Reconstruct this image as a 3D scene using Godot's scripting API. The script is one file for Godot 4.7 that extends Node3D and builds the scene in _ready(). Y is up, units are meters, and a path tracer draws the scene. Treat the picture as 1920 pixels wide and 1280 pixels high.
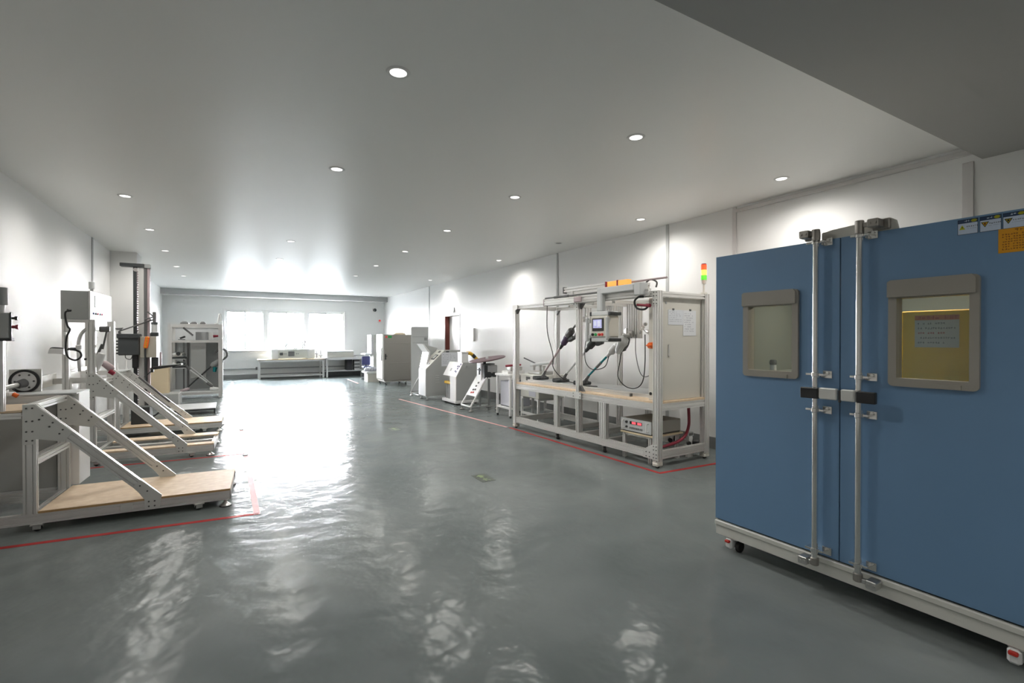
extends Node3D
# A bright equipment test hall: aluminium test rigs along the left wall, machines and a big blue climate chamber along the right, a window at the far end.
# World: x to the right, -z along the hall towards the window, y up, metres.

class B:
	# Collects triangles for ONE mesh.
	var V := PackedVector3Array()
	var N := PackedVector3Array()
	var U := PackedVector2Array()

	func tri(a: Vector3, b: Vector3, c: Vector3, na: Vector3, nb: Vector3, nc: Vector3, ua := Vector2.ZERO, ub := Vector2.ZERO, uc := Vector2.ZERO) -> void:
		var g := (b - a).cross(c - a)
		if g.length_squared() < 1e-18: return
		if g.dot(na + nb + nc) > 0.0:
			V.append_array([a, c, b]); N.append_array([na, nc, nb]); U.append_array([ua, uc, ub])
		else:
			V.append_array([a, b, c]); N.append_array([na, nb, nc]); U.append_array([ua, ub, uc])

	func quad(a: Vector3, b: Vector3, c: Vector3, d: Vector3, n: Vector3) -> void:
		tri(a, b, c, n, n, n, Vector2(0, 1), Vector2(1, 1), Vector2(1, 0))
		tri(a, c, d, n, n, n, Vector2(0, 1), Vector2(1, 0), Vector2(0, 0))

	func box(c: Vector3, s: Vector3, bv := 0.0, t := Basis()) -> B:
		var h := s * 0.5
		bv = minf(bv, minf(h.x, minf(h.y, h.z)) * 0.9)
		var P := []
		for i in 8:
			var q := Vector3(1 if i & 1 else -1, 1 if i & 2 else -1, 1 if i & 4 else -1)
			var r := []
			for k in 3:
				var o := h - Vector3(bv, bv, bv)
				o[k] = h[k]
				r.append(c + t * (q * o))
			P.append(r)
		for k in 3:
			var k1 := (k + 1) % 3
			var k2 := (k + 2) % 3
			for sg in [0, 1]:
				var ids := []
				for e in [[0, 0], [1, 0], [1, 1], [0, 1]]:
					ids.append((sg << k) | (e[0] << k1) | (e[1] << k2))
				var n := Vector3.ZERO
				n[k] = 1.0 if sg else -1.0
				quad(P[ids[0]][k], P[ids[1]][k], P[ids[2]][k], P[ids[3]][k], t * n)
			if bv > 0.0:
				for s1 in [0, 1]:
					for s2 in [0, 1]:
						var i0: int = (s1 << k1) | (s2 << k2)
						var i1: int = i0 | (1 << k)
						var n := Vector3.ZERO
						n[k1] = 1.0 if s1 else -1.0
						n[k2] = 1.0 if s2 else -1.0
						quad(P[i0][k1], P[i1][k1], P[i1][k2], P[i0][k2], (t * n).normalized())
		if bv > 0.0:
			for i in 8:
				var q := (t * Vector3(1 if i & 1 else -1, 1 if i & 2 else -1, 1 if i & 4 else -1)).normalized()
				tri(P[i][0], P[i][1], P[i][2], q, q, q)
		return self

	func bb(x0: float, x1: float, y0: float, y1: float, z0: float, z1: float, bv := 0.0) -> B:
		return box(Vector3(x0 + x1, y0 + y1, z0 + z1) * 0.5, Vector3(absf(x1 - x0), absf(y1 - y0), absf(z1 - z0)), bv)

	static func axes(d: Vector3, up := Vector3.UP) -> Basis:
		var y := d.normalized()
		if absf(y.dot(up.normalized())) > 0.98: up = Vector3(0, 0, 1) if absf(y.z) < 0.9 else Vector3(1, 0, 0)
		var x := y.cross(up).normalized()
		return Basis(x, y, x.cross(y))

	func cyl(a: Vector3, b: Vector3, r1: float, r2 := -1.0, seg := 16, bv := 0.0) -> B:
		if r2 < 0.0: r2 = r1
		var l := a.distance_to(b)
		var pr := [Vector2(0, 0), Vector2(r1, 0), Vector2(r2, l), Vector2(0, l)]
		if bv > 0.0: pr = [Vector2(0, 0), Vector2(r1 - bv, 0), Vector2(r1, bv), Vector2(r2, l - bv), Vector2(r2 - bv, l), Vector2(0, l)]
		return lathe(pr, a, axes(b - a), seg)

	func lathe(pr: Array, o: Vector3, t := Basis(), seg := 20, smooth := false) -> B:
		# pr: points (radius, height) along t.y; hard edges between segments unless smooth
		for i in pr.size() - 1:
			var p: Vector2 = pr[i]
			var q: Vector2 = pr[i + 1]
			if p.distance_to(q) < 1e-6: continue
			var n2 := Vector2(q.y - p.y, p.x - q.x).normalized()
			var np := n2
			var nq := n2
			if smooth:
				if i > 0 and pr[i - 1].distance_to(p) > 1e-6:
					np = (n2 + Vector2(p.y - pr[i - 1].y, pr[i - 1].x - p.x).normalized()).normalized()
				if i < pr.size() - 2:
					nq = (n2 + Vector2(pr[i + 2].y - q.y, q.x - pr[i + 2].x).normalized()).normalized()
			for k in seg:
				var a0 := TAU * k / seg
				var a1 := TAU * (k + 1) / seg
				var e0 := Vector3(cos(a0), 0, sin(a0))
				var e1 := Vector3(cos(a1), 0, sin(a1))
				var A := o + t * (e0 * p.x + Vector3(0, p.y, 0))
				var Bq := o + t * (e1 * p.x + Vector3(0, p.y, 0))
				var C := o + t * (e1 * q.x + Vector3(0, q.y, 0))
				var D := o + t * (e0 * q.x + Vector3(0, q.y, 0))
				var nA := t * (e0 * np.x + Vector3(0, np.y, 0))
				var nB := t * (e1 * np.x + Vector3(0, np.y, 0))
				var nC := t * (e1 * nq.x + Vector3(0, nq.y, 0))
				var nD := t * (e0 * nq.x + Vector3(0, nq.y, 0))
				tri(A, Bq, C, nA, nB, nC)
				tri(A, C, D, nA, nC, nD)
		return self

	func tube(pts: Array, r: float, seg := 8) -> B:
		var rings := []
		var fr := axes(pts[1] - pts[0])
		var ts := []
		for i in pts.size():
			var d: Vector3 = (pts[mini(i + 1, pts.size() - 1)] - pts[maxi(i - 1, 0)]).normalized()
			ts.append(d)
			var x := (fr.x - d * fr.x.dot(d)).normalized()
			fr = Basis(x, d, x.cross(d))
			var ring := []
			for k in seg:
				var a := TAU * k / seg
				ring.append(fr.x * cos(a) + fr.z * sin(a))
			rings.append(ring)
		for i in pts.size() - 1:
			for k in seg:
				var k2 := (k + 1) % seg
				var n0: Vector3 = rings[i][k]
				var n1: Vector3 = rings[i][k2]
				var n2: Vector3 = rings[i + 1][k2]
				var n3: Vector3 = rings[i + 1][k]
				tri(pts[i] + n0 * r, pts[i] + n1 * r, pts[i + 1] + n2 * r, n0, n1, n2)
				tri(pts[i] + n0 * r, pts[i + 1] + n2 * r, pts[i + 1] + n3 * r, n0, n2, n3)
		for e in [0, pts.size() - 1]:
			var nn: Vector3 = -ts[0] if e == 0 else ts[e]
			for k in seg:
				tri(pts[e], pts[e] + rings[e][k] * r, pts[e] + rings[e][(k + 1) % seg] * r, nn, nn, nn)
		return self

	func prism(poly: PackedVector2Array, d: float, t := Transform3D()) -> B:
		# polygon in the local XY plane, extruded from z = 0 to z = d
		var n := poly.size()
		var area := 0.0
		for i in n: area += poly[i].cross(poly[(i + 1) % n])
		var sg := 1.0 if area > 0.0 else -1.0
		for i in n:
			var p := poly[i]
			var q := poly[(i + 1) % n]
			var e := q - p
			var nn := t.basis * (Vector3(e.y, -e.x, 0).normalized() * sg)
			quad(t * Vector3(p.x, p.y, 0), t * Vector3(q.x, q.y, 0), t * Vector3(q.x, q.y, d), t * Vector3(p.x, p.y, d), nn)
		var ix := Geometry2D.triangulate_polygon(poly)
		for i in range(0, ix.size(), 3):
			for z in [0.0, d]:
				var nn := t.basis * Vector3(0, 0, signf(d) if z != 0.0 else -signf(d))
				tri(t * Vector3(poly[ix[i]].x, poly[ix[i]].y, z), t * Vector3(poly[ix[i + 1]].x, poly[ix[i + 1]].y, z), t * Vector3(poly[ix[i + 2]].x, poly[ix[i + 2]].y, z), nn, nn, nn)
		return self

	func ring(o: PackedVector2Array, n_: PackedVector2Array, d: float, t := Transform3D()) -> B:
		# frame between two outlines with as many points each
		var c := o.size()
		for i in c:
			var j := (i + 1) % c
			for z in [0.0, d]:
				var nn := t.basis * Vector3(0, 0, signf(d) if z != 0.0 else -signf(d))
				quad(t * Vector3(o[i].x, o[i].y, z), t * Vector3(o[j].x, o[j].y, z), t * Vector3(n_[j].x, n_[j].y, z), t * Vector3(n_[i].x, n_[i].y, z), nn)
			for s in [[o, 1.0], [n_, -1.0]]:
				var p: Vector2 = s[0][i]
				var q: Vector2 = s[0][j]
				var e := q - p
				if e.length() < 1e-6: continue
				var m2 := Vector2(e.y, -e.x).normalized()
				if m2.dot((p + q) * 0.5 - (o[0] + o[c / 2]) * 0.5) < 0.0: m2 = -m2
				quad(t * Vector3(p.x, p.y, 0), t * Vector3(q.x, q.y, 0), t * Vector3(q.x, q.y, d), t * Vector3(p.x, p.y, d), t.basis * (Vector3(m2.x, m2.y, 0) * float(s[1])))
		return self

	func alu(a: Vector3, b: Vector3, w := 0.04, h := 0.04, up := Vector3.UP) -> B:
		# slotted aluminium profile from a to b, w across, h along up
		var d := b - a
		var t := axes(d, up)
		var poly := PackedVector2Array()
		var hw := w * 0.5
		var hh := h * 0.5
		var cs := [Vector2(-hw, -hh), Vector2(hw, -hh), Vector2(hw, hh), Vector2(-hw, hh)]
		for i in 4:
			var p: Vector2 = cs[i]
			var q: Vector2 = cs[(i + 1) % 4]
			var L := p.distance_to(q)
			var e := (q - p) / L
			var inn := Vector2(-e.y, e.x)
			var n := maxi(1, roundi(L / 0.042))
			var sw := 0.125 * L / n
			poly.append(p)
			for k in n:
				var c := p + e * (L * (k + 0.5) / n)
				poly.append_array([c - e * sw, c - e * sw + inn * sw * 2.0, c + e * sw + inn * sw * 2.0, c + e * sw])
		return prism(poly, d.length(), Transform3D(Basis(t.x, t.z, t.y), a))

	func mesh() -> ArrayMesh:
		var m := ArrayMesh.new()
		var ar := []
		ar.resize(Mesh.ARRAY_MAX)
		ar[Mesh.ARRAY_VERTEX] = V
		ar[Mesh.ARRAY_NORMAL] = N
		ar[Mesh.ARRAY_TEX_UV] = U
		m.add_surface_from_arrays(Mesh.PRIMITIVE_TRIANGLES, ar)
		return m

var M := {}
var rng := RandomNumberGenerator.new()

func b() -> B:
	return B.new()

func part(called: String, g: B, mat: String, parent: Node, label := "") -> MeshInstance3D:
	var o := MeshInstance3D.new()
	o.name = called
	o.mesh = g.mesh()
	o.material_override = M[mat]
	o.cast_shadow = GeometryInstance3D.SHADOW_CASTING_SETTING_ON
	parent.add_child(o, true)
	if label: o.set_meta("label", label)
	return o

func stuff(o: Node3D) -> Node3D:
	o.set_meta("kind", "stuff")
	return o

func tag(o: Node3D, label: String, category: String, group := "") -> Node3D:
	o.set_meta("label", label)
	o.set_meta("category", category)
	if group: o.set_meta("group", group)
	return o

func thing(called: String, label: String, category: String, at := Vector3.ZERO, deg := 0.0, group := "") -> Node3D:
	var o := Node3D.new()
	o.name = called
	add_child(o, true)
	o.position = at
	o.rotation_degrees.y = deg
	tag(o, label, category, group)
	return o

func struct(called: String, g: B, mat: String, label := "") -> MeshInstance3D:
	var o := part(called, g, mat, self, label)
	o.set_meta("kind", "structure")
	return o

func curve(p: Array, n := 6) -> Array:
	var r := []
	for i in p.size() - 1:
		var a: Vector3 = p[maxi(i - 1, 0)]
		var b0: Vector3 = p[i]
		var c: Vector3 = p[i + 1]
		var d: Vector3 = p[mini(i + 2, p.size() - 1)]
		for k in n:
			r.append(b0.cubic_interpolate(c, a, d, float(k) / n))
	r.append(p[-1])
	return r

func rrect(x0: float, x1: float, y0: float, y1: float, r: float, seg := 4) -> PackedVector2Array:
	var o := PackedVector2Array()
	for q in [[x1 - r, y1 - r, 0.0], [x0 + r, y1 - r, 90.0], [x0 + r, y0 + r, 180.0], [x1 - r, y0 + r, 270.0]]:
		for k in seg + 1:
			var a := deg_to_rad(q[2] + 90.0 * k / seg)
			o.append(Vector2(q[0] + r * cos(a), q[1] + r * sin(a)))
	return o

# plane frames for prisms: polygon (u, v) -> world
func on_x(x: float) -> Transform3D:      # u = z, v = y, depth towards +x
	return Transform3D(Basis(Vector3(0, 0, 1), Vector3(0, 1, 0), Vector3(1, 0, 0)), Vector3(x, 0, 0))

func on_z(z: float) -> Transform3D:      # u = x, v = y, depth towards +z
	return Transform3D(Basis(), Vector3(0, 0, z))

func on_y(y: float) -> Transform3D:      # u = x, v = z, depth towards +y
	return Transform3D(Basis(Vector3(1, 0, 0), Vector3(0, 0, 1), Vector3(0, 1, 0)), Vector3(0, y, 0))

func bolts(list: Array, r := 0.008, h := 0.006, dir := Vector3(0, 0, 1)) -> B:
	var g := b()
	for p in list: g.cyl(p, p + dir * h, r, -1, 8)
	return g

func levelling_foot(parent: Node, at: Vector3, top: float, r := 0.045) -> void:
	var g := b().lathe([Vector2(0, 0), Vector2(r, 0), Vector2(r, 0.012), Vector2(r * 0.5, 0.03), Vector2(0.012, 0.04), Vector2(0.01, top), Vector2(0, top)], at, Basis(), 16)
	var f := part("levelling_foot", g, "steel", parent)
	part("rubber_pad", b().cyl(at, at + Vector3(0, 0.008, 0), r + 0.003), "rubber", f)

func caster(parent: Node, at: Vector3, top: float, deg := 0.0) -> void:
	var t := Basis(Vector3.UP, deg_to_rad(deg))
	var r := top * 0.4
	var g := b().box(at + Vector3(0, top - 0.006, 0), Vector3(0.075, 0.012, 0.07), 0.002, t)
	for s in [-1, 1]:
		g.box(at + t * Vector3(0.0, top * 0.62, s * 0.024), Vector3(0.05, top * 0.66, 0.006), 0.002, t)
	var c := part("caster", g, "steel", parent)
	part("wheel", b().cyl(at + t * Vector3(0.0, r, -0.017), at + t * Vector3(0.0, r, 0.017), r, -1, 20, 0.004), "rubber", c)

# ---------------------------------------------------------------- materials
func mat(called: String, c: Color, rough := 0.5, metal := 0.0) -> StandardMaterial3D:
	var m := StandardMaterial3D.new()
	m.albedo_color = c.linear_to_srgb()
	m.roughness = rough
	m.metallic = metal
	M[called] = m
	return m

func noise(freq: float, oct := 3, sd := 1) -> FastNoiseLite:
	var f := FastNoiseLite.new()
	f.noise_type = FastNoiseLite.TYPE_SIMPLEX_SMOOTH
	f.frequency = freq
	f.fractal_octaves = oct
	f.seed = sd
	return f

func noise_tex(freq: float, size: int, c0: Color, c1: Color, oct := 3, sd := 1) -> NoiseTexture2D:
	var t := NoiseTexture2D.new()
	t.width = size
	t.height = size
	t.seamless = true
	t.noise = noise(freq, oct, sd)
	var g := Gradient.new()
	g.set_color(0, c0.linear_to_srgb())
	g.set_color(1, c1.linear_to_srgb())
	t.color_ramp = g
	return t

func triplanar(m: StandardMaterial3D, s: Vector3) -> void:
	m.uv1_triplanar = true
	m.uv1_world_triplanar = true
	m.uv1_scale = s

func image_mat(called: String, im: Image, rough := 0.6) -> void:
	var m := mat(called, Color(1, 1, 1), rough)
	m.albedo_texture = ImageTexture.create_from_image(im)
	m.texture_repeat = false

func pic(w: int, h: int, c: Color) -> Image:
	var im := Image.create(w, h, false, Image.FORMAT_RGB8)
	im.fill(c)
	return im

func scribble(im: Image, x: int, y: int, w: int, h: int, c: Color, gap := 0.25) -> void:
	# a line of small print: glyph-like strokes
	var px := x
	while px < x + w:
		if rng.randf() > gap:
			for k in 3:
				var q := Vector2i(px + rng.randi_range(0, maxi(h - 2, 1)), y + rng.randi_range(0, maxi(h - 2, 1)))
				if rng.randf() < 0.5: im.fill_rect(Rect2i(q.x, y, 1 + h / 8, h), c)
				else: im.fill_rect(Rect2i(px, q.y, h, 1 + h / 8), c)
		px += int(h * 1.3) + 1

func fill_poly(im: Image, poly: PackedVector2Array, c: Color) -> void:
	for y in im.get_height():
		for x in im.get_width():
			if Geometry2D.is_point_in_polygon(Vector2(x + 0.5, y + 0.5), poly): im.set_pixel(x, y, c)

func materials() -> void:
	var m := mat("wall", Color(0.80, 0.80, 0.79), 0.6)
	m = mat("ceiling", Color(0.93, 0.93, 0.91), 0.38)
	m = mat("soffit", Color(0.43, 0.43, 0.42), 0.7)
	m = mat("trim_white", Color(0.78, 0.78, 0.77), 0.5)
	m = mat("baseboard", Color(0.20, 0.205, 0.205), 0.5)
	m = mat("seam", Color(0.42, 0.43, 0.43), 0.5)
	m = mat("seam_light", Color(0.62, 0.6, 0.59), 0.5)
	# glossy grey epoxy: slightly wavy, cloudy tone
	m = mat("floor", Color(1, 1, 1), 0.19)
	m.albedo_texture = noise_tex(0.006, 512, Color(0.115, 0.134, 0.132), Color(0.20, 0.22, 0.215), 4, 5)
	m.metallic_specular = 0.2
	triplanar(m, Vector3(0.16, 0.16, 0.16))
	m.normal_enabled = true
	m.normal_scale = 0.17
	var nt := NoiseTexture2D.new()
	nt.width = 1024
	nt.height = 1024
	nt.seamless = true
	nt.as_normal_map = true
	nt.bump_strength = 6.0
	nt.noise = noise(0.018, 4, 9)
	m.normal_texture = nt
	m = mat("tape_red", Color(0.36, 0.04, 0.04), 0.55)
	m.metallic_specular = 0.15
	m = mat("tape_worn", Color(0.62, 0.33, 0.32), 0.5)
	m.metallic_specular = 0.13
	m = mat("terminal_beige", Color(0.38, 0.36, 0.30), 0.5)
	m = mat("alu", Color(0.77, 0.76, 0.74), 0.34, 0.6)
	m = mat("alu_plate", Color(0.66, 0.66, 0.63), 0.45, 0.35)
	m = mat("steel", Color(0.62, 0.61, 0.59), 0.28, 0.9)
	m = mat("chrome", Color(0.82, 0.81, 0.79), 0.16, 1.0)
	m = mat("brushed", Color(0.36, 0.34, 0.31), 0.38, 0.75)
	m = mat("bolt", Color(0.10, 0.10, 0.10), 0.4, 0.6)
	m = mat("rubber", Color(0.02, 0.02, 0.02), 0.7)
	m = mat("black", Color(0.014, 0.014, 0.015), 0.45)
	m = mat("charcoal", Color(0.035, 0.04, 0.042), 0.5)
	m = mat("dark_grey", Color(0.11, 0.11, 0.11), 0.5)
	m = mat("grey", Color(0.33, 0.34, 0.34), 0.5)
	m = mat("panel_grey", Color(0.40, 0.41, 0.40), 0.55)
	m = mat("light_grey", Color(0.56, 0.575, 0.575), 0.5)
	m = mat("warm_grey", Color(0.33, 0.315, 0.28), 0.5)
	m = mat("white", Color(0.76, 0.76, 0.75), 0.4)
	m = mat("cream", Color(0.62, 0.60, 0.54), 0.45)
	m = mat("cream_white", Color(0.66, 0.66, 0.61), 0.45)
	m = mat("blue", Color(0.155, 0.28, 0.45), 0.38)
	m = mat("liner", Color(0.24, 0.26, 0.225), 0.4, 0.3)
	m = mat("window_frame", Color(0.34, 0.32, 0.28), 0.4)
	m = mat("red", Color(0.55, 0.03, 0.02), 0.4)
	m = mat("dark_red", Color(0.24, 0.015, 0.035), 0.35)
	m = mat("orange", Color(0.85, 0.16, 0.02), 0.4)
	m = mat("green", Color(0.02, 0.32, 0.08), 0.4)
	m = mat("teal", Color(0.0, 0.17, 0.19), 0.3, 0.3)
	m = mat("purple", Color(0.06, 0.035, 0.08), 0.35)
	m = mat("brown_disc", Color(0.11, 0.062, 0.072), 0.5)
	m = mat("door_brown", Color(0.13, 0.028, 0.018), 0.5)
	m = mat("yellow", Color(0.62, 0.36, 0.02), 0.5)
	m = mat("yellow_board", Color(0.9, 0.5, 0.0), 0.55)
	m = mat("navy", Color(0.03, 0.035, 0.13), 0.5)
	m = mat("paper", Color(0.72, 0.73, 0.74), 0.8)
	m = mat("lilac_paper", Color(0.55, 0.56, 0.62), 0.8)
	m = mat("pink_grey", Color(0.42, 0.34, 0.35), 0.5)
	m = mat("ply_edge", Color(0.42, 0.26, 0.11), 0.7)
	m = mat("ply", Color(1, 1, 1), 0.6)
	m.albedo_texture = noise_tex(0.02, 256, Color(0.60, 0.44, 0.29), Color(0.78, 0.63, 0.46), 4, 3)
	triplanar(m, Vector3(1.6, 1.6, 2.6))
	m = mat("ply_pale", Color(0.68, 0.56, 0.38), 0.65)
	m = mat("pavement", Color(0.55, 0.55, 0.54), 0.9)
	m = mat("sleeve", Color(0.52, 0.53, 0.53), 0.45)
	for g in [["glass", Color(0.97, 0.99, 0.98, 0.06)], ["chamber_glass", Color(0.8, 0.86, 0.82, 0.05)], ["amber_glass", Color(0.85, 0.3, 0.05, 0.5)]]:
		m = mat(g[0], g[1], 0.03)
		m.albedo_color = g[1]
		m.transparency = BaseMaterial3D.TRANSPARENCY_ALPHA
	for e in [["lamp", Color(1.0, 0.97, 0.93), 2.6], ["lamp_off", Color(0.5, 0.5, 0.49), 0.0], ["light_red", Color(1.0, 0.10, 0.03), 1.1], ["light_amber", Color(1.0, 0.50, 0.10), 1.6], ["light_green", Color(0.12, 0.8, 0.06), 0.7], ["led_red", Color(1.0, 0.10, 0.13), 1.0], ["screen_light", Color(0.62, 0.64, 0.80), 0.7], ["green_display", Color(0.02, 0.62, 0.25), 0.5], ["glow_amber", Color(1.0, 0.42, 0.08), 0.75]]:
		m = mat(e[0], Color(e[1].r, e[1].g, e[1].b) * 0.5, 0.4)
		m.albedo_color.a = 1.0
		if e[2] > 0.0:
			m.emission_enabled = true
			m.emission = Color(e[1]).linear_to_srgb()
			m.emission_energy_multiplier = e[2]
	pictures()

func pictures() -> void:
	rng.seed = 11
	var ink := Color(0.2, 0.2, 0.24)
	# notice sheets
	var im := pic(96, 128, Color(0.86, 0.87, 0.88))
	for k in 9: scribble(im, 10, 14 + k * 11, 70 if k % 3 else 46, 5, Color(0.55, 0.56, 0.6))
	image_mat("sheet_portrait", im, 0.8)
	im = pic(128, 96, Color(0.85, 0.86, 0.88))
	for k in 6: scribble(im, 10, 12 + k * 12, 100 if k % 3 else 60, 5, Color(0.56, 0.57, 0.6))
	image_mat("sheet_landscape", im, 0.8)
	# notice with red heading, in the chamber
	im = pic(192, 148, Color(0.80, 0.77, 0.72))
	im.fill_rect(Rect2i(0, 0, 192, 22), Color(0.78, 0.42, 0.22))
	scribble(im, 12, 3, 168, 15, Color(0.62, 0.06, 0.03), 0.05)
	for k in 5: scribble(im, 14, 34 + k * 22, 160 if k % 2 else 120, 8, Color(0.62, 0.2, 0.15) if k == 2 else Color(0.45, 0.42, 0.38), 0.15)
	image_mat("notice_red", im, 0.7)
	# yellow warning label
	im = pic(160, 148, Color(0.86, 0.60, 0.06))
	scribble(im, 66, 8, 60, 14, Color(0.30, 0.13, 0.02), 0.0)
	for k in 7: scribble(im, 16, 32 + k * 15, 132, 8, Color(0.45, 0.25, 0.03), 0.08)
	image_mat("label_yellow", im, 0.5)
	# three blue-and-white stickers with a triangle
	for v in 3:
		im = pic(150, 138, Color(0.78, 0.83, 0.90))
		im.fill_rect(Rect2i(0, 0, 150, 36), Color(0.16, 0.24, 0.36))
		scribble(im, 50, 8, 34, 16, Color(0.8, 0.85, 0.9), 0.0)
		fill_poly(im, PackedVector2Array([Vector2(96, 18), Vector2(110, 6), Vector2(132, 6), Vector2(144, 18), Vector2(132, 31), Vector2(108, 31)]), Color(0.66, 0.64, 0.12))
		if v == 0:
			fill_poly(im, PackedVector2Array([Vector2(12, 92), Vector2(34, 50), Vector2(56, 92)]), Color(0.72, 0.74, 0.1))
			im.fill_rect(Rect2i(31, 64, 6, 16), Color(0.15, 0.2, 0.05))
		else:
			fill_poly(im, PackedVector2Array([Vector2(8, 50), Vector2(66, 50), Vector2(37, 98)]), Color(0.2, 0.18, 0.1))
			fill_poly(im, PackedVector2Array([Vector2(17, 55), Vector2(57, 55), Vector2(37, 89)]), Color(0.80, 0.66, 0.06) if v == 1 else Color(0.62, 0.56, 0.08))
			im.fill_rect(Rect2i(30, 59, 13, 16), Color(0.45, 0.12, 0.04) if v == 1 else Color(0.1, 0.05, 0.04))
		scribble(im, 66, 62, 76, 11, ink, 0.0)
		scribble(im, 62, 84, 80, 6, Color(0.45, 0.48, 0.55), 0.1)
		im.fill_rect(Rect2i(0, 0, 150, 3), Color(0.06, 0.09, 0.14))
		im.fill_rect(Rect2i(0, 0, 3, 138), Color(0.06, 0.09, 0.14))
		im.fill_rect(Rect2i(147, 0, 3, 138), Color(0.06, 0.09, 0.14))
		im.fill_rect(Rect2i(0, 135, 150, 3), Color(0.06, 0.09, 0.14))
		image_mat("sticker_%d" % v, im, 0.4)
	# floor arrow sign: dark green, pale arrow and running figure
	im = pic(96, 168, Color(0.20, 0.24, 0.19))
	fill_poly(im, PackedVector2Array([Vector2(48, 12), Vector2(80, 46), Vector2(62, 46), Vector2(62, 76), Vector2(34, 76), Vector2(34, 46), Vector2(16, 46)]), Color(0.48, 0.56, 0.36))
	for q in [[40, 92, 12, 12], [36, 106, 22, 26], [28, 112, 8, 16], [58, 104, 12, 8], [34, 132, 10, 22], [52, 132, 16, 8], [62, 138, 8, 16]]:
		im.fill_rect(Rect2i(q[0], q[1], q[2], q[3]), Color(0.42, 0.50, 0.33))
	image_mat("floor_arrow", im, 0.45)
	# exit sign above the door
	im = pic(96, 48, Color(0.30, 0.38, 0.26))
	for q in [[12, 6, 8, 8], [10, 16, 14, 14], [4, 18, 6, 10], [24, 14, 8, 6], [8, 30, 8, 12], [18, 30, 12, 6]]:
		im.fill_rect(Rect2i(q[0], q[1], q[2], q[3]), Color(0.85, 0.88, 0.8))
	fill_poly(im, PackedVector2Array([Vector2(88, 24), Vector2(68, 8), Vector2(68, 18), Vector2(42, 18), Vector2(42, 30), Vector2(68, 30), Vector2(68, 40)]), Color(0.85, 0.88, 0.8))
	image_mat("exit_sign", im, 0.4)
	# touch screen page
	im = pic(96, 72, Color(0.66, 0.67, 0.82))
	for k in 4: im.fill_rect(Rect2i(48, 12 + k * 13, 34, 7), Color(0.86, 0.87, 0.93))
	im.fill_rect(Rect2i(8, 12, 30, 40), Color(0.76, 0.78, 0.88))
	scribble(im, 8, 60, 80, 6, Color(0.3, 0.3, 0.45))
	image_mat("screen_page", im, 0.3)
	var m: StandardMaterial3D = M["screen_page"]
	m.emission_enabled = true
	m.emission = Color.WHITE
	m.emission_texture = m.albedo_texture
	m.emission_operator = BaseMaterial3D.EMISSION_OP_MULTIPLY
	m.emission_energy_multiplier = 0.45

# a thin sheet with a picture: centre of its face, right and up half-vectors, thickness behind it
func sheet(called: String, c: Vector3, r: Vector3, u: Vector3, mt: String, parent: Node, label := "", thick := 0.002) -> MeshInstance3D:
	var n := r.cross(u).normalized()
	var g := b()
	g.quad(c - r - u, c + r - u, c + r + u, c - r + u, n)
	var k := -n * thick
	g.quad(c - r - u + k, c + r - u + k, c + r + u + k, c - r + u + k, -n)
	var e := [c - r - u, c + r - u, c + r + u, c - r + u]
	var dirs := [-u, r, u, -r]
	for i in 4:
		var p: Vector3 = e[i]
		var q: Vector3 = e[(i + 1) % 4]
		var nn: Vector3 = dirs[i].normalized()
		g.tri(p, q, q + k, nn, nn, nn)
		g.tri(p, q + k, p + k, nn, nn, nn)
	return part(called, g, mt, parent, label)

# ---------------------------------------------------------------- the hall
const XL := -2.0
const XR := 5.68
const ZB := -20.6
const ZF := 7.0

func _ready() -> void:
	var cam := Camera3D.new()
	cam.name = "camera"
	cam.fov = 70.0
	cam.near = 0.05
	cam.far = 200.0
	add_child(cam)
	cam.position = Vector3(0, 1.5, 0)
	cam.rotation_degrees = Vector3(-0.376, -30.108, 0)
	cam.current = true
	var we := WorldEnvironment.new()
	we.name = "world_environment"
	var env := Environment.new()
	env.tonemap_mode = Environment.TONE_MAPPER_LINEAR
	env.tonemap_exposure = 1.14
	env.background_mode = Environment.BG_SKY
	env.sdfgi_enabled = true
	env.ssao_enabled = true
	env.ssil_enabled = true
	var sky := Sky.new()
	var sm := ProceduralSkyMaterial.new()
	sm.sky_top_color = Color(0.90, 0.925, 0.955)
	sm.sky_horizon_color = Color(0.98, 0.985, 0.99)
	sm.ground_horizon_color = Color(0.93, 0.94, 0.95)
	sm.ground_bottom_color = Color(0.6, 0.6, 0.6)
	sm.sky_energy_multiplier = SKY
	sm.ground_energy_multiplier = SKY
	sm.sun_angle_max = 0.0
	sky.sky_material = sm
	env.sky = sky
	we.environment = env
	add_child(we)
	materials()
	hall()
	downlights()
	chamber()
	rack()
	rack_contents()
	left_rigs()
	column_machine()
	glazed_rack()
	far_end()
	right_machines()
	floor_marks()

const SKY := 9.5
const LAMP_ENERGY := 1.6

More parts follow.
